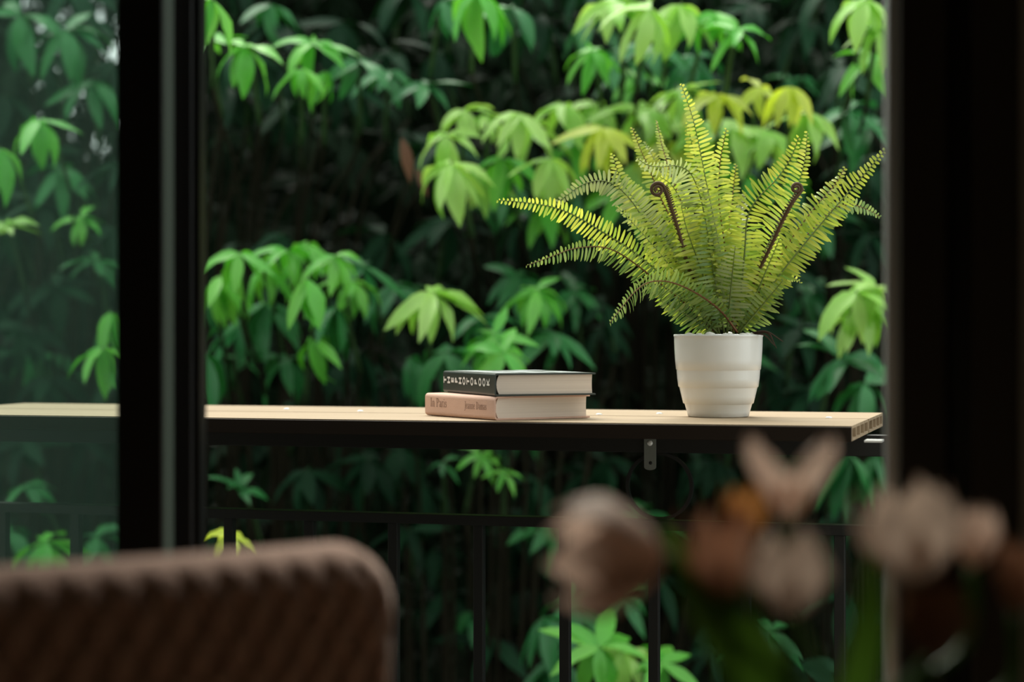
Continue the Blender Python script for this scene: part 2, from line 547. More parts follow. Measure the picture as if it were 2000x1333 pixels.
# px, py, distance, leaflet length in px, leaflets, kind[, roll, pitch, elevation]
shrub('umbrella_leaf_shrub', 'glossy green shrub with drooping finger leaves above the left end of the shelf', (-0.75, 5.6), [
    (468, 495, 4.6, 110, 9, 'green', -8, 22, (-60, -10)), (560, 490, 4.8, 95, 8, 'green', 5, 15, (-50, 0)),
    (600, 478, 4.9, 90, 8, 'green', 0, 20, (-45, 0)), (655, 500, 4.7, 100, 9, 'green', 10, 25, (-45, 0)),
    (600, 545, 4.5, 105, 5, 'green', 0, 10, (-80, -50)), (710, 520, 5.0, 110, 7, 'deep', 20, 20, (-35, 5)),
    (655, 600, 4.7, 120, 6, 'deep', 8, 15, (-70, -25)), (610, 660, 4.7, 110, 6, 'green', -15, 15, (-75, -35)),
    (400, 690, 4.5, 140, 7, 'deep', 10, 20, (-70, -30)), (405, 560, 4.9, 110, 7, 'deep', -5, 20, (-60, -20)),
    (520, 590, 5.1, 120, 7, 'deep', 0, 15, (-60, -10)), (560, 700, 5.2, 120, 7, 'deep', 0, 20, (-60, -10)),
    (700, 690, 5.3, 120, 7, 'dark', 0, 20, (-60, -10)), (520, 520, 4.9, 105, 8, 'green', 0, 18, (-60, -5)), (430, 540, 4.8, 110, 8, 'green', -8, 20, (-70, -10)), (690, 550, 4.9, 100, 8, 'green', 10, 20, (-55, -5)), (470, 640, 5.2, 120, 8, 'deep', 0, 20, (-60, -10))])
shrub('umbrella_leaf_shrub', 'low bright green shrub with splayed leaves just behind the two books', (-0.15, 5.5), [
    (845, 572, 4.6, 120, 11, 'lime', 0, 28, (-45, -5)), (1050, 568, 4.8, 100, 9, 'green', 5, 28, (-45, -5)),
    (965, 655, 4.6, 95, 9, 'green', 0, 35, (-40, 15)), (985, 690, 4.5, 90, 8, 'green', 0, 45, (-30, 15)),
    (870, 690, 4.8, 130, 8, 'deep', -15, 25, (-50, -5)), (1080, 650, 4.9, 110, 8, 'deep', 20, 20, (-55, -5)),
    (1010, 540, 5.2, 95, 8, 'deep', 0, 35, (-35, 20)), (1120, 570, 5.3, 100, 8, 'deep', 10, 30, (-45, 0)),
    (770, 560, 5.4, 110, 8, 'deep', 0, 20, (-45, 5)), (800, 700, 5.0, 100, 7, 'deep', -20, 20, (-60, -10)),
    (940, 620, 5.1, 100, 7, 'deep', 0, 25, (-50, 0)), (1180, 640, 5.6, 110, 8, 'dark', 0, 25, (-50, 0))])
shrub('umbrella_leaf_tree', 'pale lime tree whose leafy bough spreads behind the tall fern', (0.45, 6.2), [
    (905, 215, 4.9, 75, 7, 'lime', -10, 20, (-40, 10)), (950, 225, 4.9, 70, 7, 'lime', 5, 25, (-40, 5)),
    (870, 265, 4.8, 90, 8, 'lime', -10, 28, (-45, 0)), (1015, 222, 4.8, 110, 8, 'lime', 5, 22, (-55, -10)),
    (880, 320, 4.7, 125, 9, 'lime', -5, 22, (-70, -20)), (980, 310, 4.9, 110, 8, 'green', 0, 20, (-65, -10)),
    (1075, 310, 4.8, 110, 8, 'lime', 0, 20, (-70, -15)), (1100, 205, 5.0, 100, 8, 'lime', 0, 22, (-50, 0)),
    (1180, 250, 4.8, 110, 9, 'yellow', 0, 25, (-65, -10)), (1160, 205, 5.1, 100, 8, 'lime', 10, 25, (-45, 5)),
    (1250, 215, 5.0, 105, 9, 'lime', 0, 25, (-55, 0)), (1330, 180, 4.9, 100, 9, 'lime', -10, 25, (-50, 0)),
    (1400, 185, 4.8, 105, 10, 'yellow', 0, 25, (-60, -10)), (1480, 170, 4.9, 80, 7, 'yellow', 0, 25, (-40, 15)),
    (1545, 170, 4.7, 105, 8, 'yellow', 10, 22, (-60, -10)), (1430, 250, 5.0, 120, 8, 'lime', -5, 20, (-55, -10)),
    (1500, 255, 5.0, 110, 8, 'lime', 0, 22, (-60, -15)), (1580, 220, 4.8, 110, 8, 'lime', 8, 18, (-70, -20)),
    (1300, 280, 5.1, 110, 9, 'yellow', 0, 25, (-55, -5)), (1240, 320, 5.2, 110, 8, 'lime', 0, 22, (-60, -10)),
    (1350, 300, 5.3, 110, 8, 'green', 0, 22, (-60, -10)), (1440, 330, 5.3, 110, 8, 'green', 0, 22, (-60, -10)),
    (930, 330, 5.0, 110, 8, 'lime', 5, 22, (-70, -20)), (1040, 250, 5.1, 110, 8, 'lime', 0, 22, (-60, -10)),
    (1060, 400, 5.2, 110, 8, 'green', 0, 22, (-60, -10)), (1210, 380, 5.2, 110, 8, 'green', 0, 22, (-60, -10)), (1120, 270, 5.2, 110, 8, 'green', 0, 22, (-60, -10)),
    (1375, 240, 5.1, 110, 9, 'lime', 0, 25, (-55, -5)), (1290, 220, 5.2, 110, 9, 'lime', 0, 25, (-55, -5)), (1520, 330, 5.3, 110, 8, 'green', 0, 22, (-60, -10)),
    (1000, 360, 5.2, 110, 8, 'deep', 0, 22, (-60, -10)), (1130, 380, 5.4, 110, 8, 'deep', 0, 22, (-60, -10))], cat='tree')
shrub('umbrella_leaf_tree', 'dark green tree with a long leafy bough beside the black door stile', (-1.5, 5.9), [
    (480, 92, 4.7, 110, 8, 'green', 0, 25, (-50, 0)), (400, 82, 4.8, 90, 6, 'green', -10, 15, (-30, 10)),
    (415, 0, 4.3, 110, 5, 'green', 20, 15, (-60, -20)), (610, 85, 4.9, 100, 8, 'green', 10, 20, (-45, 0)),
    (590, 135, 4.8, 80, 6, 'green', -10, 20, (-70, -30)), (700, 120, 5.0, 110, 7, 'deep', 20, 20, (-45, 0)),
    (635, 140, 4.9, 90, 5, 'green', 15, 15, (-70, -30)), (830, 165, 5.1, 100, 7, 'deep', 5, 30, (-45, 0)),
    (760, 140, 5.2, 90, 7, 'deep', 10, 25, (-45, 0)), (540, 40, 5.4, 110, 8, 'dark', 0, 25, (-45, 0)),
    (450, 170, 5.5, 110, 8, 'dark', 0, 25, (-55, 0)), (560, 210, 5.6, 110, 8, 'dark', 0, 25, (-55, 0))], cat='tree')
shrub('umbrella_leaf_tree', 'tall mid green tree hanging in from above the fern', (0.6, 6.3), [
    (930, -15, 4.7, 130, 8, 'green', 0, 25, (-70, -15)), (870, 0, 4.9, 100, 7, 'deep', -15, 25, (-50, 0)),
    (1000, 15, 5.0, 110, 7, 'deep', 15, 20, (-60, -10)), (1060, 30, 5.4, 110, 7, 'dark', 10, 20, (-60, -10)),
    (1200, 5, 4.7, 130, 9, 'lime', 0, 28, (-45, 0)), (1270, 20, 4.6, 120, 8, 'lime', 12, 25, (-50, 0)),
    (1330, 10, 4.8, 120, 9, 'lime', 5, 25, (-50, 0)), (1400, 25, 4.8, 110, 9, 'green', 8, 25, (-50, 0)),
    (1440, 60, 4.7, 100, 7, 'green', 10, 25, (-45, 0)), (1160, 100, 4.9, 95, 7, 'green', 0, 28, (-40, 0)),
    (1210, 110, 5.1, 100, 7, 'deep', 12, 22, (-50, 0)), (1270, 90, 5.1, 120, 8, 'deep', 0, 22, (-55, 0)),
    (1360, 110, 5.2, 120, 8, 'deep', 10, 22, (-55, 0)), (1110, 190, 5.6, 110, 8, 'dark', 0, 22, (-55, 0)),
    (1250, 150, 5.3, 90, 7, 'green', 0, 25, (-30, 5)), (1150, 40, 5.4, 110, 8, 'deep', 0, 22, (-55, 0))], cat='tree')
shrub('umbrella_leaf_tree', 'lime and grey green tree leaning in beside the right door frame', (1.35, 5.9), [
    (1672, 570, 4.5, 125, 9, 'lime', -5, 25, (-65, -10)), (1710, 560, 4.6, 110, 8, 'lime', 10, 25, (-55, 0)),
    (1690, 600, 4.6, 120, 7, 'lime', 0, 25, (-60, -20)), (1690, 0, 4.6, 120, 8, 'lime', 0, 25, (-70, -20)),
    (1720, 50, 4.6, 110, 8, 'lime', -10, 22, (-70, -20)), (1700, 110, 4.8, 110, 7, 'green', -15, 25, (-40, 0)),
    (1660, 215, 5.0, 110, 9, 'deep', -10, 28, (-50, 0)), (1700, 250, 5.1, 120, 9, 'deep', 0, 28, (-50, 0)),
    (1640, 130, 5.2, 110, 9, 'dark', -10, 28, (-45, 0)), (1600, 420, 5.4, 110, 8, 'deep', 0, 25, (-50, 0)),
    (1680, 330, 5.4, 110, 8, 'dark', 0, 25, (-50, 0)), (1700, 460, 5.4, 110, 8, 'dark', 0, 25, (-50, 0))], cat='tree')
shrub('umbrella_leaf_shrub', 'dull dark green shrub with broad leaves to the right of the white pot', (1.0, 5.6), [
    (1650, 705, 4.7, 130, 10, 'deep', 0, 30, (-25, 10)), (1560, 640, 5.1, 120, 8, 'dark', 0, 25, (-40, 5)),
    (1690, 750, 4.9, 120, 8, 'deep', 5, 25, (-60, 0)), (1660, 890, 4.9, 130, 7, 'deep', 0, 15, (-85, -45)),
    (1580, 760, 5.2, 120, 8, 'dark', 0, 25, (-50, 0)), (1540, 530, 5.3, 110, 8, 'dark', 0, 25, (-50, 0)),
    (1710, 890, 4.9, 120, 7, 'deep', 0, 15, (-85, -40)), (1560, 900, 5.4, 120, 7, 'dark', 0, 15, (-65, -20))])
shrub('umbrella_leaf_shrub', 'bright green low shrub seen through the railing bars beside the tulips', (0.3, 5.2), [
    (1170, 1265, 4.5, 125, 10, 'green', 0, 35, (-55, 5)), (1215, 1275, 4.6, 115, 9, 'lime', 8, 30, (-65, -5)),
    (1290, 1295, 4.6, 100, 8, 'green', 15, 30, (-50, 0)), (1120, 1180, 5.0, 110, 9, 'deep', 0, 30, (-50, 0)),
    (1060, 1210, 4.9, 120, 8, 'deep', -10, 20, (-70, -20)), (1210, 1160, 5.0, 110, 9, 'deep', 0, 35, (-40, 5)),
    (1090, 1290, 5.0, 120, 8, 'deep', 0, 25, (-60, -10)), (1500, 1240, 4.9, 110, 8, 'deep', 0, 30, (-40, 5)),
    (1400, 1270, 5.1, 110, 8, 'dark', 0, 30, (-40, 5)), (1560, 1300, 5.0, 110, 8, 'dark', 0, 30, (-40, 5)),
    (960, 1250, 5.4, 120, 8, 'dark', 0, 30, (-60, 0)), (880, 1160, 5.5, 120, 8, 'dark', 0, 30, (-60, 0))])
shrub('umbrella_leaf_shrub', 'yellow green young shrub showing just over the pink chair back', (-0.7, 4.7), [
    (448, 1045, 4.0, 95, 6, 'yellow', 5, 20, (-50, -10)), (400, 1100, 4.2, 90, 6, 'lime', 0, 20, (-50, -10))])
shrub('umbrella_leaf_shrub', 'shaded shrub growing low between shelf and lower railing bar', (-0.3, 5.6), [
    (600, 920, 5.2, 120, 8, 'dark', 0, 25, (-65, -10)), (720, 900, 5.2, 120, 8, 'dark', 0, 25, (-65, -10)),
    (470, 960, 4.9, 70, 6, 'deep', 0, 25, (-10, 50)), (940, 890, 4.9, 60, 7, 'green', 0, 25, (-40, 10)),
    (985, 925, 4.9, 55, 6, 'green', 0, 25, (-50, 10)), (865, 905, 5.0, 60, 5, 'deep', 10, 25, (-60, 0)),
    (1050, 940, 5.4, 110, 8, 'dark', 0, 25, (-65, -10)), (830, 950, 5.5, 120, 8, 'dark', 0, 25, (-65, -10)),
    (1180, 900, 5.5, 110, 8, 'dark', 0, 25, (-65, -10)), (1400, 900, 5.5, 110, 8, 'dark', 0, 25, (-65, -10)),
    (660, 1000, 5.6, 110, 8, 'dark', 0, 25, (-65, -10)), (1000, 1050, 5.5, 110, 8, 'dark', 0, 25, (-65, -10))])
shrub('umbrella_leaf_tree', 'leafy tree behind the tinted glass of the sliding door', (-2.0, 6.0), [
    (75, 235, 4.8, 110, 9, 'green', 0, 25, (-65, -10)), (0, 290, 4.7, 120, 8, 'green', 10, 20, (-70, -20)),
    (40, 30, 5.2, 120, 9, 'deep', 0, 30, (-60, 0)), (130, 60, 5.2, 120, 9, 'deep', 0, 30, (-65, 0)),
    (180, 160, 5.3, 110, 9, 'deep', 0, 25, (-65, -10)), (120, 330, 5.4, 110, 8, 'deep', 0, 25, (-65, -10)),
    (10, 440, 4.9, 80, 8, 'lime', 0, 25, (-30, 20)), (160, 430, 5.2, 70, 7, 'green', 0, 25, (-30, 20)),
    (215, 610, 4.7, 110, 8, 'green', -5, 22, (-70, -20)), (200, 680, 4.6, 105, 8, 'green', -8, 22, (-75, -20)),
    (190, 510, 5.2, 80, 7, 'deep', 0, 25, (-40, 10)), (110, 560, 5.4, 110, 8, 'dark', 0, 25, (-60, 0)),
    (40, 640, 5.4, 110, 8, 'dark', 0, 25, (-60, 0)), (90, 740, 5.4, 110, 8, 'dark', 0, 25, (-60, 0)),
    (90, 1060, 4.8, 120, 9, 'green', 0, 28, (-60, 0)), (190, 1050, 4.9, 100, 8, 'deep', 0, 28, (-55, 0)),
    (20, 1040, 5.0, 100, 8, 'deep', 0, 28, (-55, 0)), (50, 950, 5.1, 80, 7, 'deep', 0, 28, (-55, 0))], cat='tree')

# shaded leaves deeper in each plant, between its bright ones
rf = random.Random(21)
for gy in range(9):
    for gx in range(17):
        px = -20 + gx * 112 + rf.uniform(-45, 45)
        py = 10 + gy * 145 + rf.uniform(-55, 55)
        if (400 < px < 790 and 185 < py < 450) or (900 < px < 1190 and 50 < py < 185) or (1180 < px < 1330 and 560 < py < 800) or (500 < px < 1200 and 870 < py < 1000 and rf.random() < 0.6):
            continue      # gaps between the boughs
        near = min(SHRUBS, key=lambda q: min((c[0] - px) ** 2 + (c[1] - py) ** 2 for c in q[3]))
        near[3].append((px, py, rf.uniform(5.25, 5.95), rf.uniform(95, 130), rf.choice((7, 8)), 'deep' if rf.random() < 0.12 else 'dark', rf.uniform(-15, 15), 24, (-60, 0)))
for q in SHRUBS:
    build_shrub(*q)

# one withered leaf hanging beside the lime bough
wl = bpy.data.objects.get('umbrella_leaf_tree')
M_dry = leaf_mat('withered_leaf', (0.17, 0.085, 0.06), (0.20, 0.10, 0.07), trans=0.3, rough=0.7, spec=0.2)
for (px, py, dx, dz, L) in ((785, 270, 0.25, -1.0, 90), (812, 330, 0.45, -0.9, 60)):
    me = leaflet_mesh('dry_leaf', 0.5, 0.5, 0.26, 6, 0.2)
    me.materials.append(M_dry)
    c = P(px, py, 5.0)
    l_ = L / F * 5.0
    o = link('dry_leaf', me, None, wl, Matrix.Translation(c - wl.location) @ basis(Vector((dx, -0.2, dz)), Vector((0.2, -0.95, 0.3))) @ Matrix.Diagonal((l_, l_, l_, 1)))
    o['label'] = 'withered pinkish brown leaf'

# deep foliage filling the slope behind: nobody could count it
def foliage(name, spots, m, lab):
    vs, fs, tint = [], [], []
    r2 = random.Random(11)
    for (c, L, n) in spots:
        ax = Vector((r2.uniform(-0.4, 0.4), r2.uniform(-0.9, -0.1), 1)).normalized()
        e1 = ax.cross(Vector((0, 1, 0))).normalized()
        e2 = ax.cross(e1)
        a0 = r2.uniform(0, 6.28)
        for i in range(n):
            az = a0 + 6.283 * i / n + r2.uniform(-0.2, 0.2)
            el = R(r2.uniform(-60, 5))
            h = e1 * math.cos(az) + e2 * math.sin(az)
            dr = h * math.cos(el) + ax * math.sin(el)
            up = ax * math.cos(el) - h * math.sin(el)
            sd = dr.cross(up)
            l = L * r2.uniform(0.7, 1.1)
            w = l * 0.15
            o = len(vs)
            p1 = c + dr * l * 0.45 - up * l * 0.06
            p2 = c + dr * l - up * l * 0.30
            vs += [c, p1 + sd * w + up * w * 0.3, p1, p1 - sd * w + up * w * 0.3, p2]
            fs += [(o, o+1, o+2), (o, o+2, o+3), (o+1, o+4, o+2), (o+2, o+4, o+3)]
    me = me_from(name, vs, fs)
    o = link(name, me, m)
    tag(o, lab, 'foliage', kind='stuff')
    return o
spots = []
r3 = random.Random(5)
for i in range(6500):
    y = 6.0 + 3.4 * r3.random() ** 1.4
    x = r3.uniform(-4.6, 4.6)
    z = r3.uniform(-1.2, 4.4)
    if z < -1.0 + max(0.0, (y - 8.8)) * 2.0:
        continue
    spots.append((Vector((x, y, z)), r3.uniform(0.10, 0.20), 7))
for i in range(1100):     # thicker where the slope behind dips
    spots.append((Vector((r3.uniform(-3.4, -0.9), r3.uniform(6.2, 9.4), r3.uniform(0.9, 3.6))), r3.uniform(0.12, 0.22), 7))
for i in range(900):      # unseen canopy, added to shade the foliage on the slope
    spots.append((Vector((r3.uniform(-4.6, 4.6), r3.uniform(7.9, 10.4), r3.uniform(3.4, 4.8))), r3.uniform(0.14, 0.24), 7))
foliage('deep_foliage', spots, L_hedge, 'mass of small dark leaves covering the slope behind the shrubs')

# ------------------------------------------------------------------ railing
D_RAIL = 1.10
sr0, sr1 = -2.6, 1.9
z_board = CZ - 0.1357                      # top of the shelf
TH = 0.0215                                # its thickness
z_r1b = Z_at(1000, 879, D_RAIL)
z_r2t = Z_at(930, 1007, D_RAIL)
z_r2b = Z_at(930, 1026, D_RAIL)
rail = empty('balcony_railing', (0, 0, 0), 'black painted steel balcony railing with square bars under the wooden shelf', 'railing', matrix=FRAME @ Matrix.Translation((0, D_RAIL, -0.03)))
def rbox(name, s0, s1, d0, d1, z0, z1, m=M_steel, bev=0.001):
    return MB().box((s0, d0, z0 + 0.03), (s1, d1, z1 + 0.03)).build(name, m, rail, bevel=bev)
rbox('top_rail', sr0, sr1, -0.012, 0.018, z_r1b, z_board - TH - 0.002)
rbox('middle_rail', sr0, sr1, -0.008, 0.02, z_r2b, z_r2t)
rbox('bottom_rail', sr0, sr1, -0.008, 0.02, 0.05, 0.075)
bx = [5, 147, 300, 447, 604, 768, 935, 1103, 1277, 1456, 1640, 1832]
ss = [S_at(x, D_RAIL) for x in bx]
stp = (ss[-1] - ss[0]) / (len(ss) - 1)
ss = [ss[0] - stp * k for k in range(8, 0, -1)] + ss + [ss[-1] + stp * k for k in range(1, 8)]
for s in ss:
    if sr0 < s - 0.01 and s + 0.01 < sr1:
        rbox('baluster', s - 0.008, s + 0.008, -0.004, 0.012, 0.075, z_r2b)
for s in (sr0 + 0.02, -0.9, sr1 - 0.02):
    px_hidden = s
for s in (sr0, sr1 - 0.03):
    rbox('post', s, s + 0.03, -0.008, 0.022, -0.03, z_r1b)
def ring(s, z, r, w):
    vs, fs = [], []
    n = 48
    prof = [(r - w, -0.004), (r, -0.004), (r, 0.006), (r - w, 0.006)]
    for k in range(n):
        a = 2 * math.pi * k / n
        for (q, dd_) in prof:
            vs.append((s + q * math.cos(a), dd_, z + 0.03 + q * math.sin(a)))
    for k in range(n):
        k2 = (k + 1) % n
        for j in range(4):
            j2 = (j + 1) % 4
            fs.append((4*k+j, 4*k2+j, 4*k2+j2, 4*k+j2))
    return MB().add(vs, fs)
s_ring = S_at(1288, D_RAIL)
r_ring = (S_at(1346, D_RAIL) - S_at(1231, D_RAIL)) / 2
ring(s_ring, (z_r1b + z_r2t) / 2, (z_r1b - z_r2t) / 2 + 0.0005, 0.005).build('ring', M_steel, rail)

# ------------------------------------------------------------------ shelf of two hollow composite planks
D_SH = 0.8805
s_end = 0.2435
LEN, DEP = 1.55, 0.46
shelf = empty('bar_shelf', (0, 0, 0), 'long tan composite wood shelf of two hollow planks on the balcony railing', 'shelf', matrix=FRAME @ Matrix.Translation((s_end, D_SH, z_board)))
def plank(w, ncell):
    web, skin = 0.008, 0.004
    cw = (w - web * (ncell + 1)) / ncell
    ys = [0.0]
    for k in range(ncell):
        ys += [ys[-1] + web, ys[-1] + web + cw]
    ys.append(ys[-1] + web)
    zs_ = [-TH, -TH + skin, -skin, 0.0]
    hole = {(2 * k + 1, 1) for k in range(ncell)}
    nx, nz = len(ys) - 1, 3
    vid, vs, fs = {}, [], []
    def v(i, j, k):
        key = (i, j, k)
        if key not in vid:
            vid[key] = len(vs)
            vs.append((0.0 if k == 0 else -LEN, ys[i], zs_[j]))
        return vid[key]
    sol = {(i, j) for i in range(nx) for j in range(nz)} - hole
    for (i, j) in sol:
        fs.append((v(i,j,0), v(i+1,j,0), v(i+1,j+1,0), v(i,j+1,0)))
        fs.append((v(i,j,1), v(i,j+1,1), v(i+1,j+1,1), v(i+1,j,1)))
        for (di, dj, a, b) in ((-1,0,(i,j+1),(i,j)), (1,0,(i+1,j),(i+1,j+1)), (0,-1,(i,j),(i+1,j)), (0,1,(i+1,j+1),(i,j+1))):
            if (i+di, j+dj) not in sol:
                fs.append((v(*a,0), v(*a,1), v(*b,1), v(*b,0)))
    return MB().add(vs, fs)
W1 = DEP / 2 - 0.004
for k in range(2):
    plank(W1, 4).build('plank', M_deck, shelf, matrix=Matrix.Translation((0, k * (W1 + 0.008), 0)))
tr = MB().box((-LEN, -0.005, -TH - 0.001), (0.0, -0.0003, -0.0015)).build('front_trim', M_trim, shelf, bevel=0.0008)
tr['label'] = 'dark brown front edge strip'
def on_board(px, py):
    Y = 0.1357 * F / (py - HY)
    p = P(px, py, Y)
    q = (FRAME @ Matrix.Translation((s_end, D_SH, z_board))).inverted() @ p
    return q
for (px, py) in ((704, 804), (1170, 810.5), (1288, 809), (1619, 817), (388, 801), (560, 800), (1000, 806)):
    q = on_board(px, py)
    MB().lathe([(0.0001, 0.0022), (0.003, 0.0021), (0.0052, 0.0012), (0.0055, 0.0)], 16).build('screw', M_screw, shelf, True, Matrix.Translation((q.x, q.y, 0.0)))
# zinc angle bracket hanging below the shelf in front of the top rail
db = D_RAIL - 0.016
qs0, qs1 = S_at(1258, db) - s_end, S_at(1281, db) - s_end
z_bb = Z_at(1270, 919, db) - z_board
yb = db - D_SH
pl = MB()
n = 8
rad = (qs1 - qs0) / 2
loop = [(qs0, -TH - 0.001), (qs0, z_bb + rad * 0.5)]
loop += [((qs0 + qs1) / 2 - rad * math.cos(math.pi * k / n), z_bb + rad * 0.5 - rad * 0.5 * math.sin(math.pi * k / n)) for k in range(1, n)]
loop += [(qs1, z_bb + rad * 0.5), (qs1, -TH - 0.001)]
nl = len(loop)
vs = [(x, yb, z) for x, z in loop] + [(x, yb + 0.003, z) for x, z in loop]
pl.add(vs, [tuple(range(nl)), tuple(range(2*nl-1, nl-1, -1))] + [(i, nl+i, nl+(i+1) % nl, (i+1) % nl) for i in range(nl)])
pl.box((qs0, yb - 0.06, -TH - 0.003), (qs1, yb, -TH - 0.0005))
brk = pl.build('bracket', M_zinc, shelf)
mid_s = (qs0 + qs1) / 2
sc1 = MB().lathe([(0.0001, 0.0026), (0.0022, 0.0024), (0.0042, 0.001), (0.0044, 0.0)], 14).build('screw', M_screw, brk, True, Matrix.Translation((mid_s, yb - 0.0005, Z_at(1269, 866, db) - z_board)) @ Matrix.Rotation(R(90), 4, 'X'))
hl = MB().lathe([(0.0001, 0.0003), (0.0026, 0.0003), (0.0027, 0.0)], 14).build('hole', M_steel, brk, True, Matrix.Translation((mid_s + 0.001, yb - 0.0004, Z_at(1273, 905, db) - z_board)) @ Matrix.Rotation(R(90), 4, 'X'))
for (px, py) in ((1228, 856.5), (215, 839), (1706, 849)):
    dq = 0.045
    s0 = S_at(px, D_SH + dq) - s_end
    MB().box((s0 - 0.012, dq - 0.01, -TH - 0.003), (s0 + 0.012, dq + 0.03, -TH - 0.0003)).build('fixing_plate', M_screw, shelf)

# ------------------------------------------------------------------ books
STROKES = {  # condensed roman letters as strokes: (x0,y0,x1,y1,width)
    'I': (0.36, [(.18,0,.18,.7,.075), (.06,.015,.30,.015,.03), (.06,.685,.30,.685,.03)]),
    'P': (0.50, [(.14,0,.14,.7,.075), (.03,.015,.26,.015,.03), (.03,.685,.30,.685,.03), (.30,.685,.42,.60,.04), (.42,.61,.43,.46,.07), (.43,.47,.32,.35,.045), (.33,.355,.14,.35,.03)]),
    'D': (0.58, [(.14,0,.14,.7,.075), (.03,.015,.30,.015,.03), (.03,.685,.30,.685,.03), (.29,.685,.45,.57,.045), (.455,.58,.455,.12,.075), (.45,.13,.29,.015,.045)]),
    'J': (0.36, [(.20,.70,.20,-.08,.075), (.08,.685,.32,.685,.03), (.20,-.07,.10,-.17,.04), (.10,-.165,.03,-.13,.06)]),
    'n': (0.44, [(.10,0,.10,.45,.065), (.03,.015,.18,.015,.03), (.03,.44,.10,.44,.03), (.10,.38,.22,.46,.035), (.22,.46,.32,.40,.045), (.33,.42,.33,0,.065), (.26,.015,.41,.015,.03)]),
    'm': (0.66, [(.10,0,.10,.45,.065), (.03,.015,.18,.015,.03), (.10,.38,.20,.46,.035), (.20,.46,.30,.40,.045), (.32,.42,.32,0,.065), (.25,.015,.40,.015,.03), (.32,.38,.43,.46,.035), (.43,.46,.53,.40,.045), (.54,.42,.54,0,.065), (.47,.015,.62,.015,.03)]),
    'u': (0.44, [(.11,.45,.11,.08,.065), (.03,.435,.11,.435,.03), (.11,.09,.20,.0,.045), (.20,.0,.32,.08,.035), (.33,.45,.33,0,.065), (.25,.435,.33,.435,.03), (.33,.015,.41,.015,.03)]),
    'a': (0.38, [(.06,.38,.17,.46,.04), (.17,.46,.26,.38,.045), (.265,.39,.265,.02,.065), (.26,.27,.12,.22,.035), (.12,.23,.06,.12,.055), (.06,.12,.13,.005,.045), (.13,.005,.26,.09,.035), (.265,.015,.35,.015,.03)]),
    'r': (0.32, [(.10,0,.10,.45,.065), (.03,.015,.19,.015,.03), (.03,.44,.10,.44,.03), (.10,.36,.20,.46,.035), (.19,.45,.28,.42,.06)]),
    'i': (0.22, [(.11,0,.11,.45,.065), (.03,.015,.19,.015,.03), (.04,.44,.11,.44,.03), (.11,.58,.11,.65,.075)]),
    's': (0.34, [(.27,.36,.19,.45,.04), (.19,.46,.09,.38,.045), (.08,.37,.14,.26,.06), (.14,.27,.24,.18,.07), (.25,.18,.24,.06,.06), (.24,.06,.15,.0,.045), (.15,.0,.06,.08,.04)]),
    'e': (0.38, [(.06,.25,.32,.27,.03), (.32,.27,.27,.42,.05), (.27,.42,.18,.46,.04), (.18,.46,.07,.36,.045), (.07,.37,.07,.12,.065), (.07,.12,.18,.0,.045), (.18,.0,.32,.10,.04)]),
    ' ': (0.22, []),
}
def letters(text, size, squeeze=1.0):
    mb = MB()
    x = 0.0
    for ch in text:
        adv, st = STROKES[ch]
        for (x0, y0, x1, y1, w) in st:
            a = Vector((x + x0, y0, 0)); b = Vector((x + x1, y1, 0))
            dv = (b - a)
            nrm = Vector((-dv.y, dv.x, 0)).normalized() * w * 0.5
            mb.add([(q.x * size * squeeze, q.y * size, 0.0) for q in (a - nrm, b - nrm, b + nrm, a + nrm)], [(0, 1, 2, 3)])
        x += adv
    return mb, x * size * squeeze

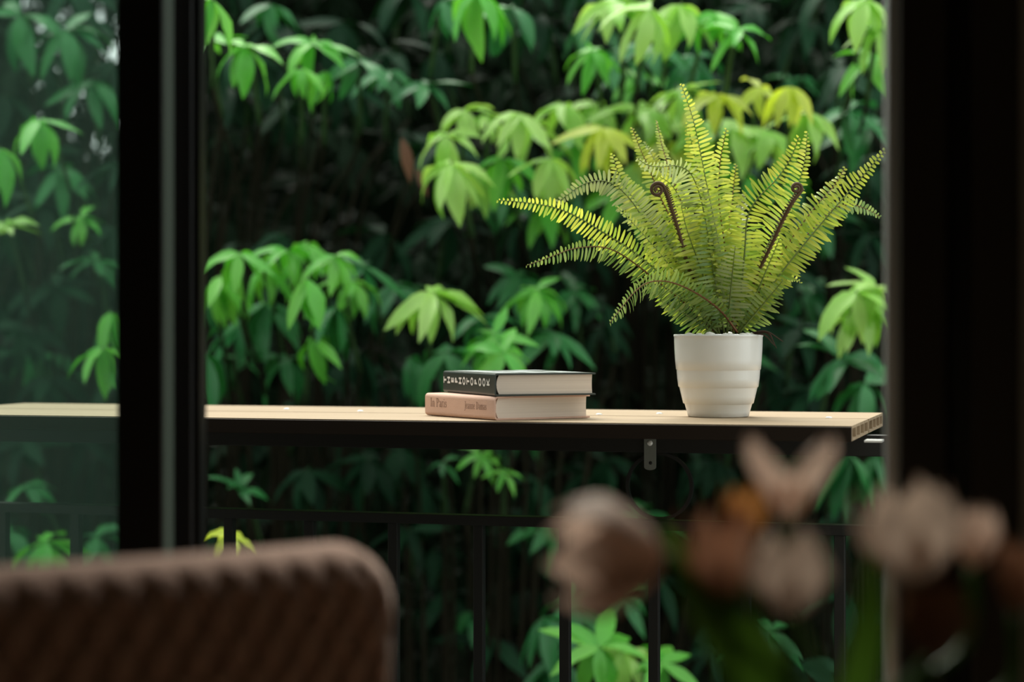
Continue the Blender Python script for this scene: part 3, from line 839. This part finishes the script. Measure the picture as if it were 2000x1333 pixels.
def book(name, label, corner, phi, W, Sp, T, m_cover, over=0.004, cov=0.0025, round_spine=0.006):
    """local axes: x along the near page edge (away from the spine), y along the spine, z up; the near corner is the origin"""
    z0 = corner.z
    mx = Matrix.Translation(corner) @ Matrix.Rotation(phi, 4, 'Z')
    root = empty(name, corner, label, 'book', matrix=mx)
    # case: C-shaped section extruded along the spine, spine corners rounded
    def arc(cx, cz, r, a0, a1, k=5):
        return [(cx + r * math.cos(R(a0 + (a1 - a0) * i / k)), cz + r * math.sin(R(a0 + (a1 - a0) * i / k))) for i in range(k + 1)]
    r = round_spine
    e = W + over
    outer = [(e, 0.0)] + [(x, z) for x, z in reversed(arc(r, r, r, 180, 270))]
    outer = [(e, 0.0)] + list(reversed(arc(r, r, r, 180, 270))) + list(reversed(arc(r, T - r, r, 90, 180))) + [(e, T)]
    ri = max(r - cov, 0.0008)
    inner = [(e, T - cov)] + arc(r, T - r, ri, 90, 180) + arc(r, r, ri, 180, 270) + [(e, cov)]
    loop = outer + inner
    n_ = len(loop); no = len(outer)
    vs = [(x, -over, z) for x, z in loop] + [(x, Sp - over, z) for x, z in loop]
    fs = []
    for i in range(n_):
        j = (i + 1) % n_
        fs.append((i, j, n_ + j, n_ + i))
    # end caps as quads between outer and inner
    for i in range(no - 1):
        a, b = i, i + 1
        c_, d_ = n_ - 1 - (i + 1), n_ - 1 - i
        fs.append((d_, c_, b, a)[::1])
        fs.append((a + n_, b + n_, c_ + n_, d_ + n_))
    cvr = MB().add(vs, fs).build('cover', m_cover, root)
    bmf = bmesh.new(); bmf.from_mesh(cvr.data)
    bmesh.ops.recalc_face_normals(bmf, faces=bmf.faces); bmf.to_mesh(cvr.data); bmf.free()
    # pages, rounded towards the spine and hollow at the fore edge
    pb = []
    for i in range(7):
        t_ = i / 6
        pb.append((0.0045 + 0.004 * (abs(t_ - 0.5) * 2) ** 2, cov + (T - 2 * cov) * t_))
    pf = []
    for i in range(7):
        t_ = i / 6
        pf.append((W - 0.0006 * math.sin(math.pi * t_), T - cov - (T - 2 * cov) * t_))
    lp = pb + pf
    nl_ = len(lp)
    y0, y1 = 0.0, Sp - 2 * over
    vs = [(x, y0, z) for x, z in lp] + [(x, y1, z) for x, z in lp]
    fs = [tuple(range(nl_ - 1, -1, -1)), tuple(range(nl_, 2 * nl_))] + [(i, (i+1) % nl_, nl_+(i+1) % nl_, nl_+i) for i in range(nl_)]
    pg = MB().add(vs, fs).build('page_block', M_pages, root)
    bmf = bmesh.new(); bmf.from_mesh(pg.data)
    bmesh.ops.recalc_face_normals(bmf, faces=bmf.faces); bmf.to_mesh(pg.data); bmf.free()
    return root

def board_pt(px, py):
    Y = 0.1357 * F / (py - HY)
    return P(px, py, Y)
T1 = 0.0350
c1 = board_pt(963, 822)
c1.z = z_board + 0.0005
b1 = book('book', 'thicker pale pink cloth book lying at the bottom of the stack on the shelf', c1, R(32), 0.1666, 0.208, T1, M_pink)
# spine plane x = 0, text reads from the far end (y large) to the near corner
def spine_text(text, y_left, y_right, zc, size, m, root):
    mb, w = letters(text, size)
    sq = (y_left - y_right) / w
    mx = Matrix(((0, 0, -1, -0.0004), (-sq, 0, 0, y_left), (0, 1, 0, zc), (0, 0, 0, 1)))
    return mb.build('lettering', m, root, matrix=mx)
tl = spine_text('In Paris', 0.188, 0.136, 0.0145, 0.0190, M_ink, b1)
tl2 = spine_text('Jeanne Damas', 0.083, 0.018, 0.0145, 0.0160, M_ink, b1)

T2 = 0.0335
c2 = P(964, 775, 2.957)
c2.z = z_board + T1 + 0.0012
b2 = book('book', 'dark green photo book with white spine letters lying on the pink book', c2, R(22), 0.160, 0.222, T2, M_dkcover, round_spine=0.004)
tx = 'THEPHOTOBOOK'
y_l, y_r = 0.216, 0.012
lt = MB()
for i, ch in enumerate(tx):
    cu = bpy.data.curves.new('letter', 'FONT')
    cu.body = ch
    cu.size = 0.016
    cu.offset = 0.0008
    cu.align_x = 'CENTER'
    cu.align_y = 'CENTER'
    to = bpy.data.objects.new('letter', cu)
    me = bpy.data.meshes.new_from_object(to)
    yc = y_l + (y_r - y_l) * (i + 0.5) / len(tx)
    # text right -> up (z), text up -> towards the far end (+y), facing -x
    mx = Matrix(((0, 0, -1, -0.0005), (0, 1, 0, yc), (1, 0, 0, 0.0195), (0, 0, 0, 1)))
    cx = sum(v.co.x for v in me.vertices) / len(me.vertices)
    lt.add([mx @ Vector((v.co.x * 0.95, v.co.y * 0.95, 0)) for v in me.vertices], [tuple(p.vertices) for p in me.polygons])
    bpy.data.objects.remove(to)
    bpy.data.curves.remove(cu)
    bpy.data.meshes.remove(me)
lto = lt.build('lettering', M_white, b2)
lto['label'] = 'white spaced capital letters'
# grid of printed photographs on the front cover
for i in range(3):
    for j in range(4):
        if (i + j) % 5 == 4: continue
        x0 = 0.012 + i * 0.050; y0 = 0.012 + j * 0.050
        MB().add([(x0, y0, T2 + 0.0004), (x0 + 0.042, y0, T2 + 0.0004), (x0 + 0.042, y0 + 0.042, T2 + 0.0004), (x0, y0 + 0.042, T2 + 0.0004)], [(0, 1, 2, 3)]).build('cover_photo', M_print, b2)

# ------------------------------------------------------------------ potted fern
YP = 3.09
pot_c = P(1403, 812, YP)
pot_c.z = z_board + 0.0004
fern = empty('potted_fern', pot_c, 'bushy yellow green fern in a ribbed white pot standing on the shelf', 'plant')
k = YP / F
def hz(py): return (816.5 - py) * k * 0.985
prof = [(0.001, 0.0), (57.5, 0.0), (59.5, 1.5), (61.5, 10), (65.5, 24), (66.5, 25.5), (68.5, 26), (72, 40), (75.8, 56), (76.3, 57.5), (78, 58.2), (80, 74), (81.2, 90), (81.4, 91.5), (82.6, 92.2), (84.2, 110), (85.4, 130), (86.0, 148), (86.2, 155), (87.2, 156.5), (87.2, 159.5), (85.8, 160.3), (84.6, 159.5), (83, 140), (82, 135)]
MB().lathe([(r * k, h * k) for r, h in prof], 72).build('pot', M_pot, fern, True)
H_P = 160 * k
soil = MB().lathe([(0.0005, H_P - 0.002), (0.02, H_P - 0.003), (0.05, H_P - 0.006), (83.5 * k, H_P - 0.010), (82 * k, H_P - 0.02)], 40)
soil.build('soil', M_soil, fern, True)
def pebble(x, y, z, r, m=M_pebble):
    bm = bmesh.new()
    bmesh.ops.create_icosphere(bm, subdivisions=2, radius=r)
    for v in bm.verts:
        v.co = Vector((v.co.x * 1.3, v.co.y, v.co.z * 0.7)) * rng.uniform(0.92, 1.08)
    me = bpy.data.meshes.new('pebble')
    bm.to_mesh(me); bm.free()
    me.polygons.foreach_set('use_smooth', [True] * len(me.polygons))
    return link('pebble', me, m, fern, Matrix.Translation((x, y, z)) @ Matrix.Rotation(rng.uniform(0, 3), 4, 'Z'))
for (x, y, r) in ((-0.018, -0.050, 0.0075), (-0.034, -0.045, 0.005), (0.005, -0.052, 0.005), (0.012, -0.046, 0.006), (0.040, -0.044, 0.006), (0.050, -0.030, 0.007), (0.032, -0.050, 0.005), (-0.048, -0.030, 0.006), (0.022, 0.045, 0.007), (-0.02, 0.05, 0.007)):
    pebble(x, y, H_P - 0.001, r)

def inst(px, py, dY):
    return P(px, py, YP + dY) - pot_c

def frond(pts, lmax, dy=0.0, roll=0.0, fold=12.0, m=L_fern, brown=False, bend=0.25, y0=0.0, step=8.2, seed=None, cut=0.0, asym=(1.0, 1.0)):
    rg = random.Random(seed if seed is not None else rng.random())
    n0 = len(pts)
    P3 = []
    for i, (x, y) in enumerate(pts):
        t = i / (n0 - 1)
        P3.append(inst(x, y, y0 * (1 - t) + dy * t ** 1.3))
    line = resample(catmull(P3, 10), step * k)
    n_ = len(line)
    root = MB().tube(line, [0.0019 * (1 - 0.75 * i / n_) for i in range(n_)], 6).build('frond', M_rachis_b if brown else M_rachis, fern, True)
    vs, fs, tint = [], [], []
    view = Vector((0, -1, 0.12)).normalized()
    roll += rg.uniform(-26, 26)
    twist = rg.uniform(-30, 30)
    fold += rg.uniform(-4, 18)
    for i in range(2, n_):
        t = i / (n_ - 1)
        if t < 0.07: continue
        tg = (line[min(i + 1, n_ - 1)] - line[i - 1]).normalized()
        nn = (view - tg * view.dot(tg))
        if nn.length < 0.05: nn = Vector((0, 0, 1)) - tg * tg.z
        nn.normalize()
        nn.rotate(Matrix.Rotation(R(roll + twist * t), 3, tg))
        sd = tg.cross(nn)
        prof_ = min(1.0, 0.45 + 2.4 * (t - 0.07)) * (1.0 - 0.85 * max(0.0, (t - 0.55) / 0.45) ** 1.35)
        for sgn in (-1, 1):
            off = 0.5 if sgn > 0 else 0.0
            p = line[i].lerp(line[i - 1], off * 0.9)
            L = lmax * k * prof_ * rg.uniform(0.84, 1.14) * (asym[0] if sgn < 0 else asym[1])
            w = min(step * k * 0.37, L * 0.33) * rg.uniform(0.85, 1.05)
            fo = R(fold + rg.uniform(-10, 10))
            dr = (sd * sgn * math.cos(fo) + nn * math.sin(fo) + tg * (0.16 + rg.uniform(-0.07, 0.10))).normalized()
            ln = dr.cross(tg)
            ln = (nn - dr * nn.dot(dr)).normalized()
            ln.rotate(Matrix.Rotation(R(rg.uniform(-22, 22) + 14 * sgn), 3, dr))
            wd = dr.cross(ln)
            tn = rg.random() * 0.75 + 0.25 * t
            o = len(vs)
            ns = 4
            for q, (u, wf) in enumerate(((0, 0.55), (0.3, 1.0), (0.65, 0.95), (0.9, 0.62))):
                b_ = bend * L * u * u
                c = p + dr * L * u - ln * b_ + Vector((0, 0, -0.10 * L * u * u))
                h = ln * w * 0.22 * wf
                vs += [c - wd * w * wf + h, c, c + wd * w * wf + h]
                tint += [tn] * 3
            tipc = p + dr * L - ln * bend * L + Vector((0, 0, -0.10 * L))
            vs.append(tipc); tint.append(tn)
            for q in range(3):
                a = o + 3 * q
                fs += [(a, a+1, a+4, a+3), (a+1, a+2, a+5, a+4)]
            a = o + 9
            fs += [(a, a+1, o+12), (a+1, a+2, o+12)]
    me = me_from('pinnae', vs, fs, True)
    at = me.attributes.new('tint', 'FLOAT', 'POINT')
    at.data.foreach_set('value', tint)
    lf = link('pinnae', me, m, root)
    lf['kind'] = 'stuff'
    return root

G, Y_, PL = L_fern2, L_fern, L_pale
FR = [
 ([(1392,645),(1340,578),(1290,535),(1235,490),(1180,455),(1130,425),(1085,406),(1030,396),(970,391)], 34, dict(dy=-0.03, roll=-12, m=Y_)),
 ([(1395,648),(1345,600),(1290,555),(1240,515),(1200,490),(1165,482),(1120,486),(1080,500),(1023,521)], 34, dict(dy=-0.10, roll=-25, m=G, brown=True, asym=(0.9, 0.8))),
 ([(1400,645),(1350,560),(1305,490),(1265,440),(1235,395),(1205,365),(1175,353),(1140,360),(1110,380),(1080,402)], 36, dict(dy=0.06, roll=10, m=PL, bend=0.1)),
 ([(1398,645),(1352,555),(1312,485),(1270,430),(1235,385),(1210,345),(1195,298)], 44, dict(dy=0.05, m=Y_)),
 ([(1396,646),(1345,570),(1300,510),(1262,465),(1230,430),(1200,400)], 44, dict(dy=-0.02, m=Y_, roll=15)),
 ([(1402,645),(1362,540),(1322,450),(1292,390),(1268,330),(1250,290),(1233,246)], 30, dict(dy=0.10, m=Y_, brown=True)),
 ([(1405,645),(1367,520),(1335,410),(1310,340),(1293,285),(1282,235)], 24, dict(dy=0.14, m=Y_, brown=True)),
 ([(1405,645),(1357,500),(1315,395),(1285,325),(1258,277)], 24, dict(dy=0.16, m=Y_)),
 ([(1412,645),(1398,545),(1382,455),(1368,385),(1348,338),(1320,324),(1290,326),(1264,322),(1243,308)], 48, dict(dy=-0.06, roll=-25, m=PL, bend=0.15, asym=(1.0, 0.7))),
 ([(1408,645),(1385,560),(1360,470),(1337,405),(1312,362),(1285,343)], 50, dict(dy=0.0, m=Y_, roll=-10)),
 ([(1428,648),(1418,560),(1402,470),(1388,400),(1374,330),(1360,260),(1348,215),(1328,158)], 42, dict(dy=-0.02, m=Y_, roll=18)),
 ([(1424,645),(1402,510),(1377,390),(1358,310),(1342,238)], 36, dict(dy=0.06, m=Y_, roll=-15)),
 ([(1432,648),(1426,560),(1414,470),(1404,390),(1406,320),(1419,250)], 38, dict(dy=0.02, m=Y_, roll=10, brown=True)),
 ([(1436,648),(1432,540),(1424,450),(1430,390),(1438,317)], 30, dict(dy=0.08, m=Y_, brown=True)),
 ([(1436,645),(1442,560),(1442,470),(1446,420),(1454,372)], 30, dict(dy=0.10, m=PL, brown=True)),
 ([(1442,648),(1448,565),(1455,485),(1460,425),(1480,388),(1515,352),(1543,312),(1561,266)], 46, dict(dy=-0.05, m=Y_, roll=-28, asym=(1.0, 0.8))),
 ([(1440,650),(1462,580),(1490,500),(1525,430),(1555,370),(1572,310),(1577,252)], 40, dict(dy=0.06, m=Y_, roll=-20, asym=(1.0, 0.6))),
 ([(1440,650),(1475,585),(1512,522),(1552,458),(1592,405),(1630,362),(1652,325)], 46, dict(dy=0.03, m=Y_, brown=True, roll=-8)),
 ([(1444,652),(1482,592),(1530,528),(1575,472),(1620,418),(1655,378),(1690,338),(1730,292)], 46, dict(dy=-0.05, m=Y_, roll=-18, asym=(1.0, 0.7))),
 ([(1442,648),(1490,572),(1540,502),(1590,444),(1628,408),(1662,400),(1695,410),(1723,426)], 34, dict(dy=0.08, m=G, brown=True, roll=-15)),
 ([(1442,650),(1472,602),(1510,560),(1545,543),(1570,557)], 20, dict(dy=0.04, m=Y_)),
 ([(1440,650),(1408,608),(1362,574),(1312,552),(1270,551),(1240,570),(1215,600),(1188,635)], 36, dict(dy=-0.14, m=G, roll=-30, brown=True, y0=-0.02)),
 ([(1402,652),(1365,612),(1325,577),(1285,557),(1255,562)], 36, dict(dy=-0.06, m=G, roll=-10)),
 ([(1395,652),(1365,632),(1340,615),(1310,598),(1282,585)], 32, dict(dy=-0.03, m=G)),
 ([(1415,652),(1402,580),(1388,500),(1377,420)], 44, dict(dy=-0.03, m=G)),
 ([(1432,652),(1450,570),(1468,500),(1476,440)], 44, dict(dy=0.03, m=G)),
 ([(1405,652),(1390,590),(1367,520),(1342,450),(1330,400)], 46, dict(dy=-0.03, m=Y_)),
 ([(1420,652),(1428,560),(1436,480)], 40, dict(dy=-0.05, m=PL)),
 ([(1442,652),(1490,595),(1532,545)], 34, dict(dy=-0.04, m=G)),
 ([(1440,652),(1470,590),(1500,520),(1525,460)], 40, dict(dy=-0.03, m=Y_)),
 ([(1395,652),(1350,600),(1310,560),(1280,520),(1262,490)], 44, dict(dy=0.02, m=Y_)),
]
for i, (pts, lm, kw) in enumerate(FR):
    frond(pts, lm, seed=100 + i, **kw)

def crozier(pts, centre, r0, dY):
    line = [inst(x, y, 0.05 + (dY - 0.05) * min(1.0, i / 4.5)) for i, (x, y) in enumerate(pts)]
    line = catmull(line, 6)
    last = pts[-1]
    a0 = math.atan2(-(last[1] - centre[1]), last[0] - centre[0])
    turns = 1.6
    sp = []
    for i in range(1, 31):
        t = i / 30
        a = a0 + turns * 2 * math.pi * t
        r = r0 * (1 - 0.72 * t)
        sp.append(inst(centre[0] + r * math.cos(a), centre[1] - r * math.sin(a), dY - 0.004 * t))
    n1 = len(line)
    allp = line + sp
    rads = [0.0022 + 0.0008 * min(1, i / n1) for i in range(n1)] + [0.0030 - 0.0012 * i / 30 for i in range(30)]
    o = MB().tube(allp, rads, 8).build('crozier', M_crozier, fern, True)
    o['label'] = 'brown curled fern shoot'
    # furled stubs along the shoot
    st = MB()
    for j in range(2, n1, 1):
        p = allp[j]
        for s_ in (-1, 1):
            q = p + Vector((0.0055 * s_, -0.002, 0.003))
            st.tube([p, q], [0.0016, 0.0009], 5)
    f_ = st.build('furled_pinnae', M_crozier, o, True)
    f_['kind'] = 'stuff'
    return o
crozier([(1400,645),(1375,590),(1345,520),(1325,450),(1313,412),(1305,385),(1297,366)], (1284, 371), 14.5, -0.075)
crozier([(1440,648),(1462,580),(1482,530),(1506,480),(1528,432),(1546,398),(1563,375)], (1555.5, 368), 10.5, -0.09)
# dry roots hanging over the rim
rt = MB()
for (a, b, c) in (((1472,652),(1500,652),(1517,681)), ((1475,650),(1500,650),(1510,665)), ((1470,650),(1498,648),(1530,668)), ((1474,652),(1495,656),(1513,676))):
    rt.tube(catmull([inst(*a, -0.035), inst(*b, -0.05), inst(*c, -0.055)], 5), [0.0012] * 6 + [0.0011, 0.001, 0.0009, 0.0008, 0.0004], 5)
ro = rt.build('dry_roots', M_root, fern, True)
ro['kind'] = 'stuff'

# ------------------------------------------------------------------ chair
RT = Vector((-0.108, 1.625, 0.0))                   # lower right end of the back rest, in plan
dirw = Vector((-0.826, -0.563, 0)).normalized()    # along the back rest to its other end
nrm_far = Vector((-0.563, 0.826, 0)).normalized()  # seat side, towards the window
CW, TOPZ, BOTZ = 0.47, 0.903, 0.47
chair_mx = Matrix(((-dirw.x, nrm_far.x, 0, RT.x + dirw.x * CW / 2), (-dirw.y, nrm_far.y, 0, RT.y + dirw.y * CW / 2), (0, 0, 1, 0), (0, 0, 0, 1)))
chair = empty('dining_chair', (0, 0, 0), 'dusty pink velvet dining chair with diamond quilted back seen from behind', 'chair', matrix=chair_mx)
def back_rest():
    nx, nz = 230, 190
    th = 0.052
    vs, fs = [], []
    rc = 0.062
    hw = CW / 2
    hh = (TOPZ - BOTZ)
    def edge(u, v):
        """squared-off to rounded-corner mapping of the unit square"""
        x = u * hw; z = v * hh
        if v > 1 - rc / hh and abs(x) > hw - rc:
            dx = abs(x) - (hw - rc); dz = z - (hh - rc)
            m_ = max(dx, dz) / rc
            q = math.hypot(dx, dz)
            if q > 1e-9:
                f_ = m_ * rc / q
                dx *= f_; dz *= f_
            x = math.copysign(hw - rc + dx, x); z = hh - rc + dz
        return x, z
    def quilt(x, z):
        a = x / 0.0155; b = z / 0.026
        f1 = abs(math.sin(math.pi * (a + b) * 0.5 * 1.0)); f2 = abs(math.sin(math.pi * (a - b) * 0.5))
        return min(1.0, (f1 * f2) ** 0.5 * 1.25)
    for side in (0, 1):
        for j in range(nz + 1):
            v = j / nz
            for i in range(nx + 1):
                u = -1 + 2 * i / nx
                x, z = edge(u, v)
                # distance to the rim rounds the cushion over
                du = (hw - abs(x)); dv = hh - z
                if v > 1 - rc / hh and abs(x) > hw - rc:
                    dd_ = rc - math.hypot(abs(x) - (hw - rc), z - (hh - rc))
                else:
                    dd_ = min(du, dv)
                dd_ = max(0.0, dd_)
                rr_ = 0.017
                e_ = 1.0 if dd_ >= rr_ else math.sqrt(max(0.0, 1 - (1 - dd_ / rr_) ** 2))
                y = th / 2 * e_ * (-1 if side == 0 else 1)
                if side == 0:
                    y -= 0.012 * quilt(x, z) * min(1.0, max(0.0, (dd_ - 0.006) / 0.02))
                y += 0.10 * x * x / hw - 0.04 * (z / hh)   # gently wrapped and leaning back
                vs.append((x, y, BOTZ + z))
    M = (nx + 1) * (nz + 1)
    for j in range(nz):
        for i in range(nx):
            a = j * (nx + 1) + i
            fs.append((a, a+1, a+nx+2, a+nx+1))
            fs.append((M+a, M+a+nx+1, M+a+nx+2, M+a+1))
    for i in range(nx):
        fs.append((i, M+i, M+i+1, i+1))
    me = me_from('backrest', vs, fs, True)
    bm = bmesh.new(); bm.from_mesh(me)
    bmesh.ops.remove_doubles(bm, verts=bm.verts, dist=1e-5)
    bmesh.ops.recalc_face_normals(bm, faces=bm.faces)
    bm.to_mesh(me); bm.free()
    return link('backrest', me, M_chair, chair)
back_rest()
MB().box((-0.22, 0.03, 0.40), (0.22, 0.45, 0.475)).build('seat', M_chair, chair, bevel=0.02, seg=3)
for (x, y, lx, ly) in ((-0.19, 0.03, -0.03, -0.05), (0.19, 0.03, 0.03, -0.05), (-0.19, 0.42, -0.03, 0.03), (0.19, 0.42, 0.03, 0.03)):
    MB().tube([(x, y, 0.41), (x + lx * 0.5, y + ly * 0.5, 0.2), (x + lx, y + ly, 0.0)], [0.014, 0.012, 0.009], 12).build('leg', M_steel, chair, True)

# ------------------------------------------------------------------ table, vase and tulips
TC = Vector((0.30, 1.12, 0.0))
tb = empty('round_table', TC, 'dark round pedestal table holding the vase of tulips', 'table')
MB().lathe([(0.001, 0.695), (0.34, 0.695), (0.36, 0.703), (0.36, 0.715), (0.355, 0.72), (0.001, 0.72)], 64).build('table_top', M_table, tb, False)
MB().tube([(0, 0, 0.02), (0, 0, 0.35), (0, 0, 0.70)], 0.03, 20).build('pedestal', M_steel, tb, True)
MB().lathe([(0.001, 0.0), (0.2, 0.0), (0.2, 0.012), (0.05, 0.028), (0.001, 0.03)], 40).build('base', M_steel, tb, False)
VC = P(1640, 643, 1.23); VC.z = 0.72
vz = empty('vase', VC, 'plain dark vase on the round table holding the tulips', 'vase')
MB().lathe([(q, z * 0.66) for q, z in ((0.001, 0.0), (0.035, 0.0), (0.042, 0.01), (0.046, 0.06), (0.040, 0.12), (0.034, 0.15), (0.037, 0.158), (0.034, 0.158), (0.031, 0.148), (0.036, 0.12), (0.04, 0.06), (0.03, 0.018), (0.001, 0.016))], 40).build('vase_body', M_table, vz, True)

def petal_mesh(name, h, r, spread, openness, m):
    nu, nv = 8, 10
    vs, fs = [], []
    for j in range(nv + 1):
        t = j / nv
        # cup outline: bulge low down, then in (or out when open)
        rr_ = r * (math.sin(min(1.0, t * 1.5) * math.pi / 2) ** 0.7) * (1 + openness * max(0.0, t - 0.35) * 1.3 - (0.42 * max(0.0, t - 0.5) / 0.5 * (1 - openness)))
        z = h * t - (0.18 * h * openness * max(0.0, t - 0.5) ** 2)
        wid = spread * (math.sin(math.pi * (0.12 + 0.88 * t) ** 0.75) ** 0.7 if t < 1 else 0.03)
        wid = max(wid, 0.04)
        for i in range(nu + 1):
            s_ = -1 + 2 * i / nu
            a = s_ * wid
            rr2 = rr_ * (1 - 0.05 * math.cos(s_ * math.pi)) + 0.0006
            vs.append((rr2 * math.cos(a), rr2 * math.sin(a), z - 0.05 * h * s_ * s_ * t))
    for j in range(nv):
        for i in range(nu):
            a = j * (nu + 1) + i
            fs.append((a, a+1, a+nu+2, a+nu+1))
    me = me_from(name, vs, fs, True)
    me.materials.append(m)
    return me

def tulip(px, py, Y, h_px, r_px, axis, m, openness, label, stem_via=None, leaf=False, rot=0.0, out_at=(0, 120, 240), in_at=(60, 180, 300), inner_h=0.97):
    """px, py: base of the flower head; axis: (right, away, up) direction of the head"""
    base = P(px, py, Y)
    kk = Y / F
    h, r = h_px * kk, r_px * kk
    foot = Vector((VC.x + rng.uniform(-0.018, 0.018), VC.y + rng.uniform(-0.018, 0.018), 0.745))
    root = empty('tulip', foot, label, 'flower', 'tulips in the vase')
    ax = Vector(axis).normalized()
    tmp = Vector((0, 1, 0)) if abs(ax.y) < 0.9 else Vector((1, 0, 0))
    ex = ax.cross(tmp).normalized(); ey = ax.cross(ex)
    hm = Matrix(((ex.x, ey.x, ax.x, base.x - foot.x), (ex.y, ey.y, ax.y, base.y - foot.y), (ex.z, ey.z, ax.z, base.z - foot.z), (0, 0, 0, 1)))
    inner = petal_mesh('petal', h * inner_h, r * 0.90, 0.78, openness * 0.7, m)
    outer = petal_mesh('petal', h, r, 0.80, openness, m)
    for q in in_at:
        link('petal', inner, None, root, hm @ Matrix.Rotation(R(rot + q), 4, 'Z') @ Matrix.Rotation(R(rng.uniform(-4, 4)), 4, 'Y'))
    for q in out_at:
        link('petal', outer, None, root, hm @ Matrix.Rotation(R(rot + q), 4, 'Z') @ Matrix.Rotation(R(rng.uniform(-2, 8)), 4, 'Y'))
    lip = Vector((foot.x * 0.6 + VC.x * 0.4, foot.y, 0.81))
    p2 = base - ax * 0.05
    if stem_via: p2 = stem_via
    pts = catmull([foot, lip.lerp(p2, 0.25), p2, base], 6)
    MB().tube([p - foot for p in pts], 0.0034, 10).build('stem', L_tulip, root, True)
    if leaf:
        tipx, tipy, tY, w_px, mid_px = leaf
        tip = P(tipx, tipy, tY)
        c = catmull([foot + Vector((0, 0, 0.02)), P(*mid_px), tip], 8)
        vs, fs = [], []
        n_ = len(c)
        for i, p in enumerate(c):
            u = i / (n_ - 1)
            w = w_px * kk * (math.sin(math.pi * (0.08 + 0.92 * u) ** 0.8) ** 0.8 if u < 1 else 0.0) * 0.5
            w = max(w, 0.0006)
            t_ = (c[min(i+1, n_-1)] - c[max(i-1, 0)]).normalized()
            sd = t_.cross(Vector((0, -1, 0.2))).normalized()
            fw = Vector((0, -1, 0)) * w * 0.5
            vs += [p + sd * w - foot + fw, p - foot, p - sd * w - foot + fw]
        for i in range(n_ - 1):
            a = 3 * i
            fs += [(a, a+1, a+4, a+3), (a+1, a+2, a+5, a+4)]
        link('leaf', me_from('leaf', vs, fs, True), L_tulip, root)
    return root

tulip(1300, 1085, 1.26, 235, 112, (-0.90, -0.15, -0.02), T_pink, 0.18, 'large pale pink tulip drooping far to one side in front of the railing bars', stem_via=P(1375, 1180, 1.26), leaf=(1290, 1020, 1.28, 110, (1420, 1230, 1.25)), rot=40)
tulip(1540, 1018, 1.30, 182, 50, (0.02, 0.0, 1), T_pink, 0.85, 'tallest pink tulip with two petals splayed in a V against the shelf', rot=0, out_at=(42, 138, 225, 315), in_at=(90, 270), inner_h=0.55)
tulip(1545, 1205, 1.20, 178, 78, (-0.05, -0.05, 1), T_pale, 0.1, 'closed greyish cream tulip standing straight below the tallest one')
tulip(1412, 1185, 1.26, 205, 62, (-0.05, 0, 1), T_rose, 0.2, 'dusky brown tulip between the drooping tulip and the cream one')
tulip(1462, 1050, 1.29, 105, 45, (-0.1, 0, 1), T_orange, 0.1, 'small orange tulip bud half hidden behind other flower heads')
tulip(1790, 1140, 1.22, 200, 100, (-0.12, -0.05, 1), T_pale, 0.2, 'big cream tulip in front of the black door frame', leaf=(1700, 1040, 1.25, 70, (1690, 1250, 1.22)))
tulip(1900, 1110, 1.28, 125, 40, (0.1, 0, 1), T_pink, 0.2, 'narrow pink tulip right behind the big cream one')
tulip(1815, 1290, 1.18, 165, 70, (0.1, -0.1, 1), T_rose, 0.1, 'lowest dusky rose tulip near the vase')
tulip(1985, 1200, 1.25, 150, 50, (0.15, 0, 1), T_rose, 0.2, 'dusky rose tulip farthest towards the wall')
